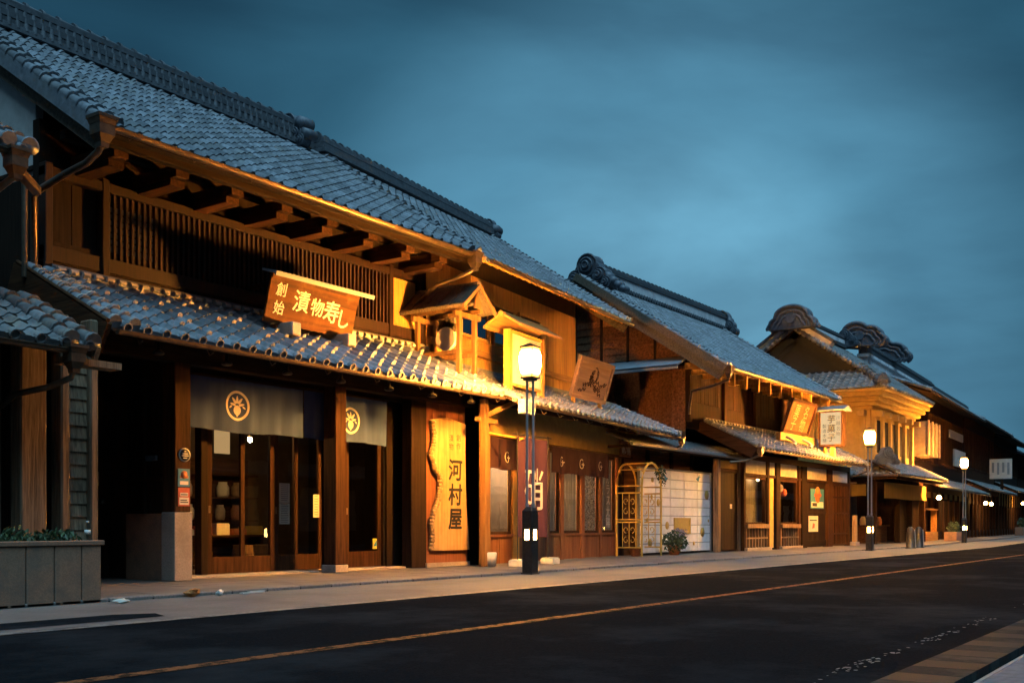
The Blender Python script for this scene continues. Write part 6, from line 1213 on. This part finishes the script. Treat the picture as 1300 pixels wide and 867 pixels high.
for i in range(6):
    m = MB(); x = 46.8 + 0.48 * i; m.lathe((x, 13.95, 0.85), [(0.12, 0), (0.15, 0.1), (0.13, 0.28), (0.08, 0.34), (0.08, 0.38)], 12); m.build('jar', ['stone_pale', 'basket', 'terracotta'][i % 3], label='squat goods jar on the counter under the gold curtain', cat='jar', group='jars on the shop counter')
m = MB(); m.box(47.0, 49.5, 16.2, 16.38, 0.1, 2.4); 
for z in (0.6, 1.1, 1.6, 2.1): m.box(47.0, 49.5, 15.95, 16.2, z, z + 0.04)
m.build('shelf', 'wood_brown_x', label='shelf at the back of the storehouse shop, below the gold curtain', cat='shelf')
for i, (x, y) in enumerate(((40.6, 10.36), (42.1, 10.44))):
    t = thing('bollard', ['black tapered bollard with pale edge stripe, nearer the middle lamp', 'black tapered bollard with pale edge stripe, farther from the middle lamp'][i], 'bollard', (x, y, 0), group='black bollards at the road edge')
    m = MB(); m.lathe((x, y, 0), [(0.20, 0), (0.20, 0.03), (0.17, 0.05), (0.145, 0.5), (0.11, 0.74), (0.05, 0.8)], 18); m.build('body', 'iron', t)
    m = MB(); m.prism([(0.0, 0.05), (0.035, 0.05), (0.02, 0.7), (-0.01, 0.7)], (x + 0.10, y - 0.155, 0), (1, 0, 0), (0, 0.05, 1), (0, -0.012, 0)); m.build('reflector', 'print_white', t)

# ------------------------------------------------------------------ far row : buildings 5 to 8 along the bend
def far_shop(label, u0, u1, z_e, z_r, v_r, low_z, wallm, seed, roofm='tile', upper_v=0.2, ridge_h=0.5):
    random.seed(seed)
    t = thing('town_house', label, 'building', ((u0 + u1) / 2, 0, 0), F5); w = u1 - u0
    def pt(mb, name, mats, bevel=0.0): return mb.build(name, mats, t, F5, bevel)
    m = MB(); m.box(u0 + 0.1, u1 - 0.1, upper_v, 7.0, low_z + 0.4, z_e + 0.3); m.box(u0 + 0.1, u0 + 0.3, upper_v, 7, 0, low_z + 0.4); m.box(u1 - 0.3, u1 - 0.1, upper_v, 7, 0, low_z + 0.4)
    pt(B(u0 + 0.3, u1 - 0.3, 2.4, 2.5, 0, low_z + 0.4), 'interior', 'wood_amber')
    rr = (z_r - z_e) / (v_r + 1.0); m.prism([(upper_v, z_e), (2 * v_r - upper_v, z_e), (v_r, z_r - 0.25)], (u0 + 0.12, 0, 0), (0, 1, 0), (0, 0, 1), (w - 0.24, 0, 0)); pt(m, 'wall', wallm)
    E_ = (u0 - 0.1, -1.0, z_e); T_ = Vector((0, 1, rr)).normalized(); L_ = (v_r + 1.0) * math.hypot(1, rr)
    m = MB(); slab(m, E_, (1, 0, 0), T_, w + 0.2, L_, 0.14, 0); slab(m, (u0 - 0.1, 2 * v_r + 1.0, z_e), (1, 0, 0), Vector((0, -1, rr)), w + 0.2, L_, 0.14, 0); pt(m, 'roof_deck', 'wood_black')
    m = MB(); tiles(m, E_, (1, 0, 0), T_, w + 0.2, L_, 0.3, 0.25); eave_caps(m, E_, (1, 0, 0), T_, w + 0.2, 0.3, 0.06)
    for q in (0.0, w + 0.2): verge(m, Vector(E_) + Vector((q, 0, 0)), T_, L_, (1, 0, 0), 0.1, 0.27)
    r_ = pt(m, 'roof', roofm); BASE[r_] = BASE[t]
    if ridge_h: m = MB(); ridge(m, (u0 - 0.1, v_r, z_r), (u1 + 0.1, v_r, z_r), ridge_h, 0.5, 0.3, 0, 4); m.build('roof_ridge', 'tile_ridge', r_)
    for u, s in ((u0 - 0.15, -1), (u1 + 0.15, 1)) if ridge_h else (): m = MB(); oni(m, (u, v_r, z_r - 0.05), (0, 1, 0), (s, 0, 0), 0.9, 0.8, 0, 0, 0.25); m.build('ridge_end_tile', 'oni', r_)
    m = MB(); tiles(m, (u0, -1.3, low_z), (1, 0, 0), Vector((0, 1, 0.45)), w, 1.65, 0.3, 0.25); eave_caps(m, (u0, -1.3, low_z), (1, 0, 0), Vector((0, 1, 0.45)), w, 0.3, 0.06); pt(m, 'pent_roof', 'tile_old')
    m = MB(); slab(m, (u0, -1.28, low_z), (1, 0, 0), Vector((0, 1, 0.45)), w, 1.6, 0.06, 0); m.box(u0, u1, -0.1, 0.1, low_z - 0.15, low_z + 0.25); pt(m, 'eave_beam', 'wood_brown_x')
    m = MB(); gutter(m, (u0, -1.38, low_z - 0.05), (u1, -1.38, low_z - 0.07), 0.05); gutter(m, (u0, -1.1, z_e - 0.05), (u1, -1.1, z_e - 0.07), 0.05); pt(m, 'rain_gutter', 'copper')
    n = max(2, round(w / 1.7))
    for i in range(n + 1):
        x = u0 + 0.15 + (w - 0.3) * i / n; pt(B(x - 0.09, x + 0.09, -0.1, 0.1, 0.045, low_z + 0.2), 'post', 'wood_brown')
    for i in range(n):
        a, b = u0 + 0.24 + (w - 0.3) * i / n, u0 + 0.06 + (w - 0.3) * (i + 1) / n
        m = MB(); m.box(a, a + 0.06, 0.0, 0.06, 0.05, 2.3); m.box(b - 0.06, b, 0.0, 0.06, 0.05, 2.3); m.box(a + 0.06, b - 0.06, 0.002, 0.058, 2.2, 2.3); m.box(a + 0.06, b - 0.06, 0.002, 0.058, 0.05, 0.5); mid = (a + b) / 2; m.box(mid - 0.03, mid + 0.03, 0.004, 0.056, 0.5, 2.2)
        w_ = m.build('window', 'wood_black', t, F5); BASE[w_] = BASE[t]; MB().box(a + 0.06, b - 0.06, 0.03, 0.036, 0.5, 2.2).build('pane', 'window_glass', w_)
        pt(B(a, b, 0.0, 0.08, 2.3, low_z - 0.14), 'transom', 'plaster_ochre' if seed % 2 else 'wood_brown_x')
    k = max(1, round(w / 2.2))
    for i in range(k):
        a = u0 + 0.4 + (w - 0.8) * i / k; m = MB(); b = a + (w - 0.8) / k - 0.3
        for q in range(7): m.box(a + (b - a) * q / 6 - 0.03, a + (b - a) * q / 6 + 0.03, upper_v - 0.05, upper_v, low_z + 1.5, z_e - 0.5)
        m.box(a - 0.05, b + 0.05, upper_v - 0.06, upper_v, z_e - 0.5, z_e - 0.42); m.box(a - 0.05, b + 0.05, upper_v - 0.06, upper_v, low_z + 1.42, low_z + 1.5); pt(m, 'lattice', 'wood_brown')
    return t
b5 = far_shop('long dark tiled house with open white shutters and a white banded ridge', 0.6, 18.3, 7.4, 8.6, 2.2, 2.75, 'wood_black', 11, ridge_h=0)
for i, u in enumerate((0.9, 2.0, 3.0, 3.9)):
    m = MB(); m.box(u, u + 0.12, -0.75, 0.18, 4.3, 5.95); m.box(u - 0.04, u + 0.16, -0.8, -0.72, 4.25, 6.0); m.build('shutter', 'plaster_aged', b5, F5, 0.015)
rr_ = [c for c in b5.children if c.name.startswith('roof') and 'deck' not in c.name][0]
m = MB(); m.box(0.3, 18.4, 2.0, 2.4, 8.5, 9.25, 1); m.box(0.2, 18.5, 1.9, 2.5, 9.25, 9.4, 1); m.box(0.2, 18.3, 1.98, 2.42, 9.4, 9.75); m.box(0.2, 18.3, 1.92, 2.48, 9.75, 9.85); m.tube([(0.2, 2.2, 9.92), (18.3, 2.2, 9.92)], 0.14, 10)
xx = 0.3
while xx < 18.2: m.tube([(xx, 2.2, 9.92), (xx + 0.06, 2.2, 9.92)], 0.165, 10); xx += 0.33
m.build('roof_ridge', ['tile_ridge', 'plaster_ridge'], rr_)
for u, s in ((0.3, -1), (6.2, 1)): m = MB(); oni_cloud(m, (u, 2.3, 9.75), (0, -1, 0), (s, 0, 0), 1.75, 1.25, CLOUD, 0, 0.7); m.build('ridge_end_tile', 'oni', rr_)
far_shop('dark timber house with the pale perpendicular sign board, beyond the farthest lamp', 18.5, 33, 7.5, 8.8, 2.2, 3.1, 'wood_brown', 12, ridge_h=1.0)
far_shop('dark house beyond the pale perpendicular sign board', 33.2, 48, 7.4, 8.5, 2.2, 3.4, 'wood_black', 13, ridge_h=0.6)
far_shop('last low house of the row at the right edge', 48.2, 85, 6.6, 8.0, 2.2, 3.4, 'wood_brown', 14)
for q in (b5,):
    m = MB(); m.box(14.0, 18.2, 0.06, 0.18, 4.4, 5.4); m.box(12.5, 17.4, 0.08, 0.18, 6.0, 6.45); m.build('plaster_panel', 'plaster_white', q, F5)
t = thing('street_sign', 'pale upright board sign with faint blue writing, standing out over the far pent roof', 'sign', (28.1, -0.9, 3.4), F5)
m = MB(); m.box(28.0, 28.15, -1.55, -0.1, 4.1, 5.5); m.build('board', 'plaster_white', t, F5)
m = MB()
for i in range(4): m.box(27.985, 28.0, -1.4 + 0.33 * i, -1.25 + 0.33 * i, 4.4 + 0.15 * (i % 2), 5.25)
m.build('stripe', 'lead_grey', t, F5); m = MB(); m.box(28.02, 28.12, -1.0, -0.8, 3.3, 4.1); m.box(28.0, 28.1, -0.1, 0.2, 4.9, 5.0); m.build('support_post', 'wood_brown', t, F5)
for k, (u, v, z, lb) in enumerate(((3.6, -0.8, 2.25, 'small glowing wall lamp under the eave, nearest beyond the storehouse shop'), (20.6, -0.8, 2.25, 'small glowing lamp left of the far shop window'), (23.4, -0.8, 2.25, 'small glowing lamp right above the far shop window'), (42.5, -0.8, 2.6, 'small glowing lamp at the far right edge shop'))):
    t = thing('wall_lamp', lb, 'lamp', (u, v, z), F5, group='wall lamps under the far eaves')
    MB().lathe((u, v, z), [(0.03, -0.11), (0.11, -0.06), (0.12, 0.02), (0.04, 0.11)], 12).build('bulb', 'bulb_far', t, F5); MB().tube([(u, v, z + 0.09), (u, v, 3.2)], 0.012, 5).build('cord', 'iron', t, F5)
t = thing('stone_trough', 'stone trough of leafy plants before the house beyond the bollards', 'planter', (4.2, -1.4, 0), F5)
m = MB(); m.box(3.2, 5.4, -1.7, -1.1, 0.04, 0.5); m.build('trough', 'stone', t, F5, 0.02); m = MB(); foliage(m, (4.3, -1.4, 0.72), (0.9, 0.3, 0.3), 380, 0.09); m.build('foliage', 'leaf', t, F5)
t = thing('stone_trough', 'stone trough of flowers at the far right by the lit shop', 'planter', (36.5, -1.4, 0), F5)
m = MB(); m.box(34, 39, -1.7, -1.1, 0.04, 0.65); m.build('trough', 'stone', t, F5, 0.02); m = MB(); foliage(m, (36.5, -1.4, 0.95), (2.0, 0.3, 0.4), 380, 0.14); m.build('foliage', 'leaf', t, F5)
m = MB(); m.box(0.9, 5.2, -0.5, -0.1, 1.62, 1.70); m.box(0.9, 5.2, -0.48, -0.12, 0.05, 0.5); m.box(1.0, 1.1, -0.45, -0.15, 0.5, 1.62); m.box(5.0, 5.1, -0.45, -0.15, 0.5, 1.62); m.build('market_stand', 'wood_amber_x', label='wooden display stand with a pale top plank, right of the gold curtain', cat='stand', fr=F5)

for k, (u, lb) in enumerate(((8.0, 'bright bulb inside the long house, behind the farthest lamp'), (22.0, 'bright bulb inside the far shop, left of the pale sign board'), (39.5, 'bright bulb inside the far house beyond the pale sign board'), (53.0, 'bright bulb inside the last low house of the row'))):
    t = thing('pendant_lamp', lb, 'lamp', (u, 1.0, 2.0), F5, 'bulbs inside the far houses')
    MB().lathe((u, 1.0, 1.95), [(0.02, 0), (0.07, 0.05), (0.07, 0.1), (0.03, 0.16)], 10).build('bulb', 'bulb_shop', t, F5); MB().tube([(u, 1.0, 2.1), (u, 1.0, 3.2)], 0.01, 5).build('cord', 'iron', t, F5)

# ------------------------------------------------------------------ houses across the street (seen only as reflections in the shop glass)
random.seed(5)
for i, (x0, x1, h, lb) in enumerate(((18, 36, 5.4, 'dark timber house across the street, mirrored in the shop doors'), (36.6, 62, 6.0, 'taller dark house across the street, mirrored in the glass shop windows'), (62.6, 96, 7.0, 'long dark house across the street, mirrored in the sweet shop windows'))):
    t = thing('opposite_house', lb, 'building', ((x0 + x1) / 2, -5, 0))
    m = MB(); m.box(x0, x1, -11, -5, 0, h); m.build('wall', 'wood_black', t)
    m = MB(); slab(m, (x0 - 0.3, -4.0, h - 0.2), (1, 0, 0), Vector((0, -1, 0.55)), x1 - x0 + 0.6, 5.0, 0.15, 0); slab(m, (x0 - 0.3, -12.0, h - 0.2), (1, 0, 0), Vector((0, 1, 0.55)), x1 - x0 + 0.6, 5.0, 0.15, 0); slab(m, (x0, -3.6, 2.9), (1, 0, 0), Vector((0, -1, 0.4)), x1 - x0, 1.5, 0.08, 0); m.build('roof', 'tile', t)
    for k in range(int((x1 - x0) / 1.95)):
        a = x0 + 0.6 + k * 1.9; B(a, a + 1.3, -4.99, -4.93, 0.6, 2.4).build('window', 'plaster_white' if k % 2 else 'sheet_metal', t)
